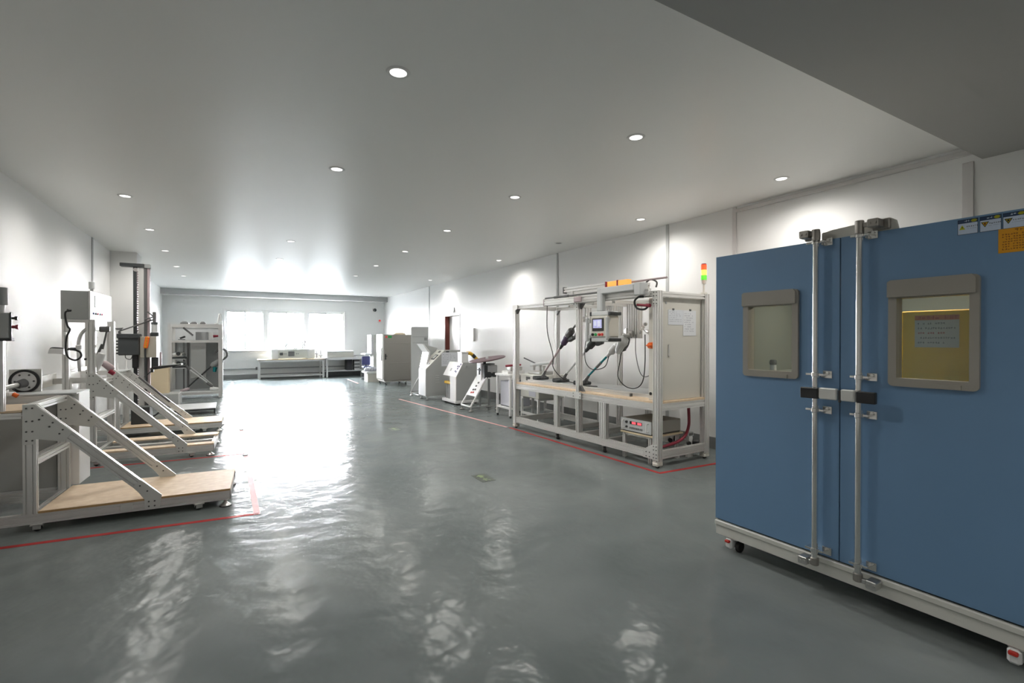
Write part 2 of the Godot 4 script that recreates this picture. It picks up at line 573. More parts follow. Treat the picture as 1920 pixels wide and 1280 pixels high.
func hall() -> void:
	struct("floor", b().bb(XL - 0.2, XR + 0.2, -0.2, 0, ZB - 0.2, ZF + 0.2), "floor", "glossy grey epoxy floor")
	struct("ceiling", b().bb(XL - 0.2, XR + 0.2, 3.2, 3.4, ZB - 0.2, ZF + 0.2), "ceiling", "white ceiling")
	struct("wall_left", b().bb(XL - 0.2, XL, 0, 3.2, ZB - 0.2, ZF + 0.2), "wall", "white wall")
	struct("wall_front", b().bb(XL, XR, 0, 3.2, ZF, ZF + 0.2), "wall", "white wall")
	# right wall with the door opening
	var d0 := -13.85
	var d1 := -12.78
	var g := b().bb(XR, XR + 0.2, 0, 3.2, d1, ZF + 0.2).bb(XR, XR + 0.2, 0, 3.2, ZB - 0.2, d0).bb(XR, XR + 0.2, 2.16, 3.2, d0, d1)
	struct("wall_right", g, "wall", "white panelled wall")
	g = b().bb(XR - 0.012, XR + 0.2, 0, 2.2, d0 - 0.05, d0 + 0.0, 0.003).bb(XR - 0.012, XR + 0.2, 0, 2.2, d1, d1 + 0.05, 0.003).bb(XR - 0.012, XR + 0.2, 2.16, 2.2, d0, d1, 0.003)
	var dr := struct("door_1", g, "trim_white", "white framed doorway with a dark brown jamb")
	part("jamb", b().bb(XR + 0.005, XR + 0.14, 0, 2.16, d0, d0 + 0.02, 0.002), "door_brown", dr, "dark brown jamb")
	part("door_leaf", b().bb(XR + 0.14, XR + 0.18, 0.005, 2.155, d0 + 0.003, d1 - 0.003, 0.003), "white", dr)
	var hd := b().bb(XR + 0.11, XR + 0.14, 0.98, 1.12, d1 - 0.09, d1 - 0.06, 0.004)
	part("door_handle", hd.cyl(Vector3(XR + 0.1, 1.06, d1 - 0.075), Vector3(XR + 0.1, 1.06, d1 - 0.2), 0.009), "steel", dr)
	# back wall with the window opening
	var w0 := -0.15
	var w1 := 4.05
	var y0 := 1.05
	var y1 := 2.55
	g = b().bb(XL, w0, 0, 3.2, ZB - 0.2, ZB).bb(w1, XR, 0, 3.2, ZB - 0.2, ZB).bb(w0, w1, 0, y0, ZB - 0.2, ZB).bb(w0, w1, y1, 3.2, ZB - 0.2, ZB)
	struct("wall_back", g, "wall", "white end wall")
	# downstand beams
	struct("trim_1", b().bb(XL, XR, 3.0, 3.2, ZB, -20.1, 0.004), "ceiling", "downstand beam across the far end")
	struct("trim_20", b().bb(XL, XR, 3.0, 3.198, -20.1, -20.085, 0.003), "seam", "added grey sheet with the shade of the far beam face painted in")  # shade on the beam face, put into the colour of a thin board
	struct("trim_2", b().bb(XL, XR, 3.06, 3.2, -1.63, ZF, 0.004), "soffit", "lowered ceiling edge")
	# windows: three units of two sashes
	var xs := [[-0.15, 1.16], [1.25, 2.565], [2.66, 4.05]]
	for i in 3:
		var a: float = xs[i][0]
		var c: float = xs[i][1]
		g = b().bb(a, a + 0.05, y0, y1, ZB - 0.13, ZB - 0.03, 0.004).bb(c - 0.05, c, y0, y1, ZB - 0.13, ZB - 0.03, 0.004)
		g.bb(a + 0.05, c - 0.05, y0, y0 + 0.05, ZB - 0.13, ZB - 0.03, 0.004).bb(a + 0.05, c - 0.05, y1 - 0.05, y1, ZB - 0.13, ZB - 0.03, 0.004)
		var wn := struct("window_%d" % (i + 1), g, "trim_white", "white aluminium sliding window, %s of the row" % ["leftmost", "middle one", "rightmost"][i])
		var md := (a + c) * 0.5
		for s in 2:
			var l: float = [a + 0.05, md - 0.025][s]
			var r: float = [md + 0.025, c - 0.05][s]
			var z: float = ZB - 0.07 - s * 0.03
			var gs := b().bb(l, l + 0.035, y0 + 0.05, y1 - 0.05, z - 0.012, z + 0.012).bb(r - 0.035, r, y0 + 0.05, y1 - 0.05, z - 0.012, z + 0.012)
			gs.bb(l + 0.035, r - 0.035, y0 + 0.05, y0 + 0.085, z - 0.012, z + 0.012).bb(l + 0.035, r - 0.035, y1 - 0.085, y1 - 0.05, z - 0.012, z + 0.012)
			var sh := part("sash", gs, "light_grey", wn)
			part("pane", b().bb(l + 0.035, r - 0.035, y0 + 0.085, y1 - 0.085, z - 0.003, z + 0.003), "glass", sh)
	for q in [[1.16, 1.25], [2.565, 2.66]]:
		struct("trim_%d" % (3 if q[0] < 2.0 else 4), b().bb(q[0], q[1], y0, y1, ZB - 0.15, ZB - 0.01, 0.004), "trim_white", "pier between two windows")
	struct("trim_5", b().bb(w0 - 0.06, w1 + 0.06, y0 - 0.035, y0, ZB - 0.12, ZB + 0.05, 0.005), "trim_white", "window sill")
	g = b().bb(w0 - 0.05, w0, y0, y1 + 0.05, ZB, ZB + 0.012, 0.003).bb(w1, w1 + 0.05, y0, y1 + 0.05, ZB, ZB + 0.012, 0.003).bb(w0, w1, y1, y1 + 0.05, ZB, ZB + 0.012, 0.003)
	struct("trim_6", g, "trim_white", "white window casing")
	# baseboards
	struct("baseboard_back", b().bb(XL, XR, 0, 0.16, ZB, ZB + 0.012), "baseboard", "dark grey skirting")
	struct("baseboard_right", b().bb(XR - 0.012, XR, 0, 0.16, d1 + 0.05, ZF).bb(XR - 0.012, XR, 0, 0.16, ZB + 0.012, d0 - 0.05), "baseboard", "dark grey skirting")
	struct("baseboard_left", b().bb(XL, XL + 0.012, 0, 0.16, -12.1, ZF).bb(XL, XL + 0.012, 0, 0.16, ZB + 0.012, -12.7), "baseboard", "dark grey skirting")
	# pillar on the left wall
	struct("trim_7", b().bb(XL, -1.58, 0, 3.2, -12.7, -12.1, 0.004), "wall", "square white pillar against the left wall")
	# joint strips of the wall panels
	var n := 8
	for z in [-4.03, -5.15, -7.98, -15.2, -1.72]:
		var w := 0.028 if z != -1.72 else 0.04
		struct("trim_%d" % n, b().bb(XR - 0.014, XR, 0.16, 3.2 if z < -1.7 and z != -1.72 else 3.06, z - w, z + w, 0.004), "seam_light" if z > -4.5 else "seam", "joint strip of the wall panels")
		n += 1
	struct("trim_%d" % n, b().bb(XL, XL + 0.014, 0.16, 3.2, -10.72, -10.64, 0.004), "seam", "joint strip of the wall panels")
	n += 1
	# cable trunking under the ceiling
	struct("trim_%d" % n, b().bb(XR - 0.035, XR, 3.12, 3.165, -4.0, -1.63, 0.004), "seam_light", "cable trunking under the ceiling")
	# ground outside
	struct("terrace", b().bb(-30, 36, -0.5, -0.25, -70, ZB - 0.3), "pavement", "pale paved ground outside the window")

func downlights() -> void:
	var cols := [[-1.07, "left wall", [-7.36, -9.44, -11.57, -13.95, -16.0]], [0.94, "middle left", [-3.07, -5.13, -9.34, -11.53]], [2.98, "middle right", [-3.05, -5.07, -7.18, -9.31, -11.48, -13.63]], [5.09, "right wall", [-3.06, -5.11, -7.12, -9.35, -13.54]]]
	var ord := ["nearest one", "second nearest one", "third nearest one", "fourth nearest one", "fifth nearest one", "farthest one"]
	for c in cols:
		for i in c[2].size():
			var off: bool = c[0] > 5.0 and i == 2
			var where: String = {"left wall": "leftmost ceiling row", "middle left": "second ceiling row from left", "middle right": "third ceiling row from left", "right wall": "ceiling row along right wall"}[c[1]]
			var t := thing("downlight", ("round unlit grey downlight, " if off else "round lit white downlight, ") + where + ", " + ord[i], "ceiling light", Vector3(c[0], c[3] if c.size() > 3 else 3.2, c[2][i]), 0.0, "recessed ceiling downlights")
			fill_downlight(t, off)
	for x in [-0.5, 1.8, 4.1]:  # extra downlights added out of view to brighten the chamber and near floor
		for z in [0.9, 3.2]:
			var t := thing("downlight", "round added downlight out of view in the lowered ceiling, %s, %s behind the camera" % ["left column" if x < 0.0 else ("middle column" if x < 3.0 else "right column"), "just" if z < 2.0 else "farther"], "ceiling light", Vector3(x, 3.06, z), 0.0, "added downlights of the lowered ceiling")
			fill_downlight(t, false, 0.75)

func fill_downlight(t: Node3D, off: bool, share := 1.0) -> void:
	part("trim_ring", b().lathe([Vector2(0.052, -0.001), Vector2(0.054, -0.006), Vector2(0.07, -0.006), Vector2(0.078, 0.0)], Vector3.ZERO, Basis(), 28), "trim_white", t)
	part("diffuser", b().lathe([Vector2(0, -0.0035), Vector2(0.0535, -0.0035), Vector2(0.0535, -0.001)], Vector3.ZERO, Basis(), 28), "lamp_off" if off else "lamp", t)
	if not off:
		var l := SpotLight3D.new()
		l.name = "lamp"
		l.light_color = Color(1.0, 0.985, 0.96)
		l.light_energy = LAMP_ENERGY * share
		l.light_size = 0.05
		l.spot_range = 30.0
		l.spot_angle = 86.0
		l.spot_angle_attenuation = 1.0
		l.spot_attenuation = 2.0
		l.shadow_enabled = true
		t.add_child(l)
		l.position = Vector3(0, -0.06, 0)
		l.rotation_degrees = Vector3(-90, 0, 0)

func floor_marks() -> void:
	var lines := [[Vector3(-1.95, 0, -4.89), Vector3(0.21, 0, -4.69), "red floor tape across in front of the nearest left rig"], [Vector3(0.2, 0, -4.67), Vector3(0.08, 0, -19.3), "red floor tape running along the left machines to the far end"], [Vector3(-1.6, 0, -7.32), Vector3(0.16, 0, -7.21), "red floor tape between the first and second left rigs"], [Vector3(4.14, 0, -3.87), Vector3(4.07, 0, -7.1), "red floor tape along the front of the aluminium bench"], [Vector3(4.12, 0, -3.86), Vector3(5.5, 0, -3.80), "red floor tape across the near end of the aluminium bench"], [Vector3(4.05, 0, -7.15), Vector3(3.62, 0, -11.8), "red floor tape along the front of the console machines"], [Vector3(3.74, 0, -18.4), Vector3(3.7, 0, -16.6), "short red floor tape by the far steel oven"]]
	for q in lines:
		var d: Vector3 = q[1] - q[0]
		var o := part("floor_tape", b().box((q[0] + q[1]) * 0.5 + Vector3(0, 0.0006, 0), Vector3(0.05, 0.0012, d.length()), 0, Basis(Vector3.UP, atan2(d.x, d.z))), "tape_red" if absf(q[1].z - q[0].z) < 3.5 and q[0].z > -10.0 else "tape_worn", self)
		tag(o, q[2], "floor tape", "red floor tape")
	var k := 0
	for z in [-4.68, -7.93, -11.43]:
		var o := sheet("arrow_sign", Vector3(2.355, 0.002, z), Vector3(0.078, 0, 0), Vector3(0, 0, -0.14), "floor_arrow", self, "", 0.0015)
		tag(o, "dark green arrow sign stuck on the floor, " + ["nearest of the three", "second of the three", "farthest of the three"][k], "floor sign", "arrow signs on the floor")
		k += 1
	k = 0
	for p in [Vector3(0.17, 0, -7.1), Vector3(0.165, 0, -9.1)]:
		var g := b().prism(PackedVector2Array([Vector2(-0.03, -0.015), Vector2(0.0, -0.035), Vector2(0.035, -0.01), Vector2(0.02, 0.03), Vector2(-0.01, 0.02)]), 0.012, Transform3D(Basis(Vector3(1, 0, 0), Vector3(0, 0, 1), Vector3(0, 1, 0)), p))
		var o := part("scrap", g, "black", self)
		tag(o, "small black scrap on the shiny floor, " + ["the nearer one, beside the second rig", "the farther one, beside the third rig"][k], "scrap")
		k += 1

# ---------------------------------------------------------------- blue climate chamber
func chamber() -> void:
	var t := thing("climate_chamber", "large blue two-door climate chamber with two grey windows and steel locking bars", "test chamber", Vector3(3.03, 0, -2.15), 1.6)
	var za := -0.145
	var zb := 1.48
	var xb := 1.35
	# hollow insulated body
	var g := b().bb(0.06, xb, 0.2, 0.32, za, zb, 0.004).bb(0.06, xb, 1.96, 2.07, za, zb, 0.004).bb(xb - 0.1, xb, 0.32, 1.96, za, zb)
	g.bb(0.06, xb - 0.1, 0.32, 1.96, za, za + 0.08).bb(0.06, xb - 0.1, 0.32, 1.96, zb - 0.08, zb)
	part("body", g, "cream_white", t)
	g = b().bb(0.07, xb - 0.105, 0.322, 0.34, za + 0.085, zb - 0.085).bb(xb - 0.125, xb - 0.105, 0.34, 1.93, za + 0.085, zb - 0.085).bb(0.07, xb - 0.125, 0.34, 1.93, za + 0.085, za + 0.1).bb(0.07, xb - 0.125, 0.34, 1.93, zb - 0.1, zb - 0.085).bb(0.07, xb - 0.125, 1.93, 1.95, za + 0.085, zb - 0.085)
	part("liner", g, "liner", t)
	var lamp := part("interior_lamp", b().bb(0.5, 0.56, 1.905, 1.925, 0.2, 1.1, 0.004), "lamp", t)
	var al := AreaLight3D.new()
	al.name = "interior_light"
	al.area_size = Vector2(0.05, 0.9)
	al.light_energy = 0.5
	al.light_color = Color(1.0, 0.98, 0.9)
	al.shadow_enabled = true
	lamp.add_child(al)
	al.position = Vector3(0.53, 1.9, 0.65)
	al.rotation_degrees = Vector3(-90, 0, 0)
	# base frame with its lip
	part("base_frame", b().bb(0.004, xb, 0.098, 0.165, za, zb, 0.003).bb(-0.008, xb, 0.165, 0.2, za - 0.004, zb, 0.006), "cream_white", t)
	part("shadow_gap", b().bb(0.02, 0.06, 0.2, 0.212, za, zb), "black", t)
	# doors: [z0, z1, window z0, window z1]
	for q in [[za, 0.664, 0.074, 0.438], [0.67, zb, 0.907, 1.271]]:
		var y0 := 0.212
		var y1 := 2.08
		var wz0: float = q[2] + 0.035
		var wz1: float = q[3] - 0.035
		var gd := b().bb(0, 0.055, y0, y1, q[0], wz0).bb(0, 0.055, y0, y1, wz1, q[1]).bb(0, 0.055, y0, 1.288, wz0, wz1).bb(0, 0.055, 1.712, y1, wz0, wz1)
		var d := part("door", gd, "blue", t)
		var o := rrect(q[2], q[3], 1.248, 1.805, 0.022)
		var n := rrect(wz0 + 0.002, wz1 - 0.002, 1.290, 1.71, 0.004)
		var fr := part("window_frame", b().ring(o, n, 0.07, on_x(-0.018)), "window_frame", d, "grey rounded window frame")
		fr.position = Vector3.ZERO
		part("window_header", b().prism(PackedVector2Array([Vector2(q[2] - 0.002, 1.716), Vector2(q[3] - 0.012, 1.716), Vector2(q[3] - 0.012, 1.79), Vector2(q[3] - 0.026, 1.806), Vector2(q[2] + 0.012, 1.806), Vector2(q[2] - 0.002, 1.796)]), -0.012, on_x(-0.018)), "window_frame", d)
		part("pane", b().bb(0.02, 0.024, 1.292, 1.708, wz0 + 0.003, wz1 - 0.003), "chamber_glass", d)
		part("drain_tab", b().bb(-0.024, -0.018, 1.25, 1.272, q[2] + 0.18, q[2] + 0.3), "window_frame", d)
	# locking bars
	var bars := [[0.559, 0.166, 2.12, 1.0], [0.786, 0.166, 2.125, -1.0]]
	for q in bars:
		var z: float = q[0]
		var s: float = q[3]
		var x := -0.055
		var bar := part("locking_bar", b().cyl(Vector3(x, q[1], z), Vector3(x, q[2], z), 0.0165, -1, 20), "chrome", t, "round chrome locking bar")
		part("end_cap", b().cyl(Vector3(x, q[2] - 0.06, z), Vector3(x, q[2] + 0.02, z), 0.022, -1, 16, 0.003), "brushed", bar)
		part("end_cap", b().cyl(Vector3(x, q[1] - 0.005, z), Vector3(x, q[1] + 0.04, z), 0.023, -1, 16, 0.003), "brushed", bar)
		for y in [2.065, 1.287, 1.078, 0.25]:
			var gb := b().bb(x - 0.003, 0.0, y - 0.006, y + 0.006, z - 0.05 * s - 0.004, z + 0.045 * s, 0.001)
			gb.cyl(Vector3(x, y - 0.013, z), Vector3(x, y + 0.013, z), 0.022, -1, 16, 0.002)
			gb.bb(-0.012, 0.0, y - 0.022, y + 0.022, z + 0.02, z + 0.07, 0.002)
			for k in [-1, 1]: gb.cyl(Vector3(-0.012, y + k * 0.009, z + 0.035 + k * 0.014), Vector3(-0.022, y + k * 0.009, z + 0.035 + k * 0.014), 0.008, -1, 8)
			part("bracket", gb, "chrome", bar)
		# cam lock blocks top and bottom
		for e in [[2.118, 1], [0.172, -1]]:
			var y: float = e[0]
			var dz := -0.058 if s > 0.0 else 0.072
			var gb := b().bb(x - 0.028, -0.01, y - 0.022, y + 0.022, z + dz - 0.026, z + dz + 0.026, 0.004)
			gb.bb(x - 0.008, x + 0.012, y - 0.012, y + 0.012, minf(z, z + dz), maxf(z, z + dz), 0.002)
			if e[1] > 0: gb.bb(-0.01, 0.02, y - 0.03, y + 0.025, z + dz - 0.03, z + dz + 0.05, 0.004)
			for k in [-1, 1]: gb.cyl(Vector3(x - 0.028, y, z + dz + k * 0.013), Vector3(x - 0.033, y, z + dz + k * 0.013), 0.007, -1, 8)
			part("cam_lock", gb, "brushed" if e[1] > 0 else "steel", bar)
	# lever handles: black grip and steel plate
	for q in [[0.494, 0.592, 0.600, 0.692, 0.559], [0.881, 0.79, 0.782, 0.714, 0.786]]:
		var h := part("lever_handle", b().bb(-0.098, -0.072, 1.148, 1.211, q[0], q[1], 0.004), "black", t, "flat black grip")
		part("lever_plate", b().bb(-0.1, -0.068, 1.150, 1.215, q[2], q[3], 0.005).bb(-0.085, -0.02, 1.155, 1.208, minf(q[4], q[2]) - 0.012, maxf(q[4], q[2]) + 0.012, 0.003), "alu_plate", h, "silver lever plate")
		part("latch_pin", b().cyl(Vector3(-0.082, 1.14, q[3] + (0.012 if q[3] < 0.7 else -0.012)), Vector3(-0.082, 1.208, q[3] + (0.012 if q[3] < 0.7 else -0.012)), 0.006, -1, 10), "bolt", h)
	# keeper plate on top
	part("keeper_plate", b().prism(PackedVector2Array([Vector2(0.56, 2.07), Vector2(0.56, 2.125), Vector2(0.62, 2.135), Vector2(0.9, 2.15), Vector2(0.93, 2.13), Vector2(0.945, 2.07)]), 0.012, on_x(0.012)), "cream", t)
	# casters
	for p in [Vector3(0.065, 0, -0.035), Vector3(0.065, 0, 1.40), Vector3(xb - 0.1, 0, 0.0), Vector3(xb - 0.1, 0, 1.38)]:
		var c := part("caster", b().box(p + Vector3(-0.015, 0.056, -0.012), Vector3(0.1, 0.072, 0.05), 0.012).bb(p.x - 0.05, p.x + 0.04, 0.09, 0.098, p.z - 0.035, p.z + 0.05), "white", t, "white caster body")
		part("wheel", b().cyl(p + Vector3(0, 0.038, 0.022), p + Vector3(0, 0.038, 0.05), 0.038, -1, 22, 0.005), "rubber", c)
		part("brake_pedal", b().box(p + Vector3(-0.067, 0.074, -0.012), Vector3(0.026, 0.018, 0.034), 0.004), "red", c, "red brake pedal")
	part("cable_gland", b().cyl(Vector3(0.2, 0.27, za), Vector3(0.2, 0.27, za - 0.03), 0.022, 0.016, 12), "black", t)
	# stickers
	for k in 3:
		var z: float = [1.222, 1.302, 1.381][k]
		sheet("warning_sticker", Vector3(-0.0015, 2.035, z), Vector3(0, 0, 0.037), Vector3(0, 0.036, 0), "sticker_%d" % k, t, ["blue and white sticker with a rising yellow triangle", "blue and white sticker with a yellow pointing triangle", "blue and white sticker with a dark pointing triangle"][k], 0.001)
	sheet("warning_sticker", Vector3(-0.0015, 1.945, 1.395), Vector3(0, 0, 0.066), Vector3(0, 0.055, 0), "label_yellow", t, "orange yellow printed label", 0.001)
	# what stands inside
	var y := thing("yellow_cabinet", "yellow board case with a printed notice, behind the right chamber window", "case", t.transform * Vector3(0.42, 0.34, 0.97), 1.6)
	part("shell", b().bb(0, 0.36, 0, 1.32, -0.16, 0.33, 0.006), "yellow_board", y)
	sheet("notice", Vector3(-0.0015, 1.2, 0.005), Vector3(0, 0, 0.1), Vector3(0, 0.092, 0), "notice_red", y, "white printed notice with red heading")
	var p := thing("sample_pot", "small dark knobbed pot on a shelf behind the left chamber window", "pot", t.transform * Vector3(0.3, 1.2575, 0.1), 1.6)
	part("jar", b().cyl(Vector3.ZERO, Vector3(0, 0.055, 0), 0.022, 0.02, 14), "light_grey", p)
	part("knob", b().lathe([Vector2(0, 0.055), Vector2(0.02, 0.055), Vector2(0.026, 0.07), Vector2(0.02, 0.09), Vector2(0, 0.092)], Vector3.ZERO, Basis(), 14), "charcoal", p)
	part("shelf", b().bb(0.2, xb - 0.13, 1.25, 1.257, za + 0.1, 0.62), "liner", t)

# ---------------------------------------------------------------- aluminium test bench on the right
const RACK_AT := Vector3(4.25, 0, -3.95)
const RACK_DEG := 2.4

func rack() -> void:
	var t := thing("test_bench", "long aluminium profile test bench with plywood shelf, overhead slides and hanging control panel", "test bench", RACK_AT, RACK_DEG)
	var zn := -0.08
	var zf := -3.09
	var xr := 0.90
	for x in [0.04, xr]:
		for z in [zn, zf]:
			part("post", b().alu(Vector3(x, 0.075, z), Vector3(x, 2.05, z), 0.08, 0.08, Vector3(0, 0, 1)), "alu", t)
	part("post", b().alu(Vector3(0.04, 0.19, -1.47), Vector3(0.04, 2.0, -1.47), 0.08, 0.06, Vector3(0, 0, 1)), "alu", t)
	part("post", b().alu(Vector3(xr, 0.19, -1.55), Vector3(xr, 2.0, -1.55), 0.08, 0.06, Vector3(0, 0, 1)), "alu", t)
	for x in [0.04, xr]:
		part("base_rail", b().alu(Vector3(x, 0.145, zn - 0.04), Vector3(x, 0.145, zf + 0.04), 0.06, 0.09), "alu", t)
		part("shelf_rail", b().alu(Vector3(x, 0.70, zn - 0.04), Vector3(x, 0.70, zf + 0.04), 0.06, 0.085), "alu", t)
		part("top_rail", b().alu(Vector3(x, 2.015, zn - 0.04), Vector3(x, 2.015, zf + 0.04), 0.06, 0.06), "alu", t)
		for z in [-0.97, -1.97]:
			var w := 0.12 if z > -1.0 else 0.08
			part("leg", b().alu(Vector3(x, 0.19, z), Vector3(x, 0.658, z), 0.06, w, Vector3(0, 0, 1)), "alu", t)
	for z in [zn, zf]:
		part("base_rail", b().alu(Vector3(0.08, 0.145, z), Vector3(xr - 0.04, 0.145, z), 0.06, 0.09), "alu", t)
		part("shelf_rail", b().alu(Vector3(0.08, 0.70, z), Vector3(xr - 0.04, 0.70, z), 0.06, 0.085), "alu", t)
		part("top_rail", b().alu(Vector3(0.08, 2.015, z), Vector3(xr - 0.04, 2.015, z), 0.06, 0.06), "alu", t)
	for z in [-0.97, -1.47, -1.97]:
		part("cross_rail", b().alu(Vector3(0.07, 0.145, z), Vector3(xr - 0.03, 0.145, z), 0.04, 0.08), "alu", t)
	part("top_rail", b().alu(Vector3(0.07, 2.015, -1.47), Vector3(xr - 0.03, 2.015, -1.47), 0.06, 0.06), "alu", t)
	part("shelf_board", b().bb(0.02, xr + 0.02, 0.743, 0.765, zf + 0.04, zn - 0.042, 0.002).bb(0.085, xr - 0.045, 0.743, 0.765, zn - 0.042, zn + 0.035), "ply", t, "plywood shelf board")
	part("sliding_rail", b().alu(Vector3(0.16, 0.78, zf + 0.06), Vector3(0.16, 0.78, -0.62), 0.04, 0.03), "alu", t)
	part("sliding_rail", b().alu(Vector3(0.26, 0.785, zf + 0.06), Vector3(0.26, 0.785, -0.32), 0.05, 0.04), "alu", t)
	part("end_stop", b().bb(0.14, 0.18, 0.766, 0.805, -0.62, -0.6, 0.003), "dark_grey", t)
	part("test_surface", b().bb(0.31, 0.84, 0.765, 0.80, zf + 0.1, -0.3, 0.003), "grey", t, "flat grey test surface")
	# gusset plates with bolts
	var tri_low := PackedVector2Array([Vector2(-0.04, 0.095), Vector2(-0.04, 0.27), Vector2(-0.115, 0.27), Vector2(-0.26, 0.19), Vector2(-0.26, 0.1)])
	var p := part("gusset_plate", b().prism(tri_low, -0.006, on_x(0.0)), "alu_plate", t)
	var bl := []
	for q in [[-0.06, 0.25], [-0.1, 0.25], [-0.06, 0.21], [-0.1, 0.21], [-0.06, 0.16], [-0.1, 0.16], [-0.16, 0.17], [-0.21, 0.17], [-0.16, 0.12], [-0.21, 0.12], [-0.06, 0.12], [-0.1, 0.12]]:
		bl.append(Vector3(-0.006, q[1], q[0]))
	stuff(part("bolt_heads", bolts(bl, 0.007, 0.004, Vector3(-1, 0, 0)), "bolt", p))
	p = part("gusset_plate", b().prism(PackedVector2Array([Vector2(-0.04, 1.88), Vector2(-0.04, 2.05), Vector2(-0.33, 2.05), Vector2(-0.33, 1.985), Vector2(-0.12, 1.985), Vector2(-0.12, 1.88)]), -0.006, on_x(0.0)), "alu_plate", t)
	bl = []
	for q in [[-0.06, 2.03], [-0.1, 2.03], [-0.06, 1.99], [-0.1, 1.99], [-0.06, 1.94], [-0.1, 1.94], [-0.06, 1.9], [-0.1, 1.9], [-0.18, 2.035], [-0.18, 2.0], [-0.24, 2.035], [-0.24, 2.0], [-0.3, 2.035], [-0.3, 2.0]]:
		bl.append(Vector3(-0.006, q[1], q[0]))
	stuff(part("bolt_heads", bolts(bl, 0.007, 0.004, Vector3(-1, 0, 0)), "bolt", p))
	p = part("gusset_plate", b().prism(PackedVector2Array([Vector2(-1.44, 1.9), Vector2(-1.44, 2.06), Vector2(-1.62, 2.06), Vector2(-1.62, 1.985), Vector2(-1.54, 1.96), Vector2(-1.5, 1.9)]), -0.006, on_x(-0.0)), "alu_plate", t)
	bl = []
	for q in [[-1.47, 2.03], [-1.53, 2.03], [-1.59, 2.03], [-1.47, 1.98], [-1.53, 1.98], [-1.47, 1.93]]: bl.append(Vector3(-0.006, q[1], q[0]))
	stuff(part("bolt_heads", bolts(bl, 0.007, 0.004, Vector3(-1, 0, 0)), "bolt", p))
	p = part("gusset_plate", b().bb(-0.006, 0.0, 0.66, 0.755, -1.56, -1.38), "alu_plate", t)
	stuff(part("bolt_heads", bolts([Vector3(-0.006, 0.69, -1.54), Vector3(-0.006, 0.69, -1.40), Vector3(-0.006, 0.73, -1.54), Vector3(-0.006, 0.73, -1.40)], 0.007, 0.004, Vector3(-1, 0, 0)), "bolt", p))
	p = part("gusset_plate", b().prism(PackedVector2Array([Vector2(-3.13, 1.9), Vector2(-3.13, 2.05), Vector2(-2.98, 2.05), Vector2(-2.98, 1.99), Vector2(-3.05, 1.96), Vector2(-3.05, 1.9)]), -0.006, on_x(0.0)), "alu_plate", t)
	for q in [[-3.05, 1.985, 1, 0.02], [-1.43, 1.985, 1, 0.02], [-3.05, 1.985, 1, 0.86], [-1.43, 0.766, 1, 0.02]]:
		# angle brackets under or over the joints
		var up := 1.0 if q[1] < 1.0 else -1.0
		part("angle_bracket", b().prism(PackedVector2Array([Vector2(q[0], q[1]), Vector2(q[0] + 0.07, q[1]), Vector2(q[0], q[1] + up * 0.08)]), 0.04, on_x(q[3])), "dark_grey", t)
	# feet and casters
	for q in [[0.04, zn], [0.04, zf], [xr, zn], [xr, zf]]:
		var c := part("caster", b().bb(q[0] - 0.05, q[0] + 0.05, 0.022, 0.06, q[1] - 0.04, q[1] + 0.04, 0.008).bb(q[0] - 0.04, q[0] + 0.04, 0.06, 0.075, q[1] - 0.04, q[1] + 0.04), "cream", t)
		part("wheel", b().cyl(Vector3(q[0] - 0.02, 0.024, q[1]), Vector3(q[0] + 0.02, 0.024, q[1]), 0.024, -1, 16, 0.004), "rubber", c)
	for x in [0.06, xr]:
		for z in [-0.97, -1.97]:
			var at := Vector3(x, 0, z)
			caster(t, at, 0.1, 30)
	# overhead slides
	part("slide_beam", b().alu(Vector3(-0.03, 2.035, -0.14), Vector3(-0.03, 2.035, -2.17), 0.05, 0.085), "alu", t)
	part("end_cap", b().bb(-0.058, 0.0, 1.985, 2.085, -2.19, -2.17, 0.004), "pink_grey", t)
	part("slide_block", b().bb(-0.085, -0.055, 1.995, 2.07, -1.45, -1.30, 0.01), "pink_grey", t)
	part("guide_rod", b().cyl(Vector3(-0.03, 2.1, -2.17), Vector3(-0.03, 2.1, -0.6), 0.011).cyl(Vector3(-0.03, 2.1, -1.95), Vector3(-0.03, 2.1, -1.62), 0.017), "dark_grey", t)
	part("slide_beam", b().alu(Vector3(0.02, 2.19, -0.9), Vector3(0.02, 2.19, -1.75), 0.06, 0.06), "alu", t)
	part("slide_end", b().bb(-0.012, 0.052, 2.145, 2.235, -1.775, -1.75, 0.004), "dark_grey", t)
	part("slide_beam", b().alu(Vector3(0.02, 2.135, -0.2), Vector3(0.02, 2.135, -1.55), 0.05, 0.035), "alu", t)
	part("riser_block", b().bb(-0.02, 0.06, 2.06, 2.16, -1.6, -1.54, 0.004), "alu_plate", t)
	part("riser_block", b().bb(-0.02, 0.06, 2.05, 2.12, -0.3, -0.22, 0.004), "alu_plate", t)
	part("amber_case", b().bb(-0.015, 0.055, 2.158, 2.225, -0.86, -0.5, 0.006), "glow_amber", t, "amber translucent sensor case")
	for z in [-0.895, -0.69]: part("amber_case_cap", b().bb(-0.02, 0.06, 2.154, 2.23, z, z + 0.025, 0.003), "dark_red", t)
	part("copper_pipe", b().cyl(Vector3(0.1, 2.2, -0.55), Vector3(0.1, 2.2, 0.0), 0.012), "pink_grey", t)
	part("hose_loop", b().tube(curve([Vector3(0.1, 2.11, -0.3), Vector3(0.1, 2.16, -0.32), Vector3(0.1, 2.2, -0.24), Vector3(0.1, 2.16, -0.15), Vector3(0.1, 2.1, -0.16)], 6), 0.01), "dark_grey", t)
	# cross beams and lifting columns
	for z in [-0.82, -1.22, -1.72]:
		part("cross_beam", b().alu(Vector3(0.06, 1.97, z), Vector3(xr - 0.03, 1.97, z), 0.06, 0.04), "alu", t)
	var cols := [[0.42, -0.80, 1.50, 0.2], [0.42, -1.22, 1.60, 0.12], [0.42, -1.72, 1.72, 0.06]]
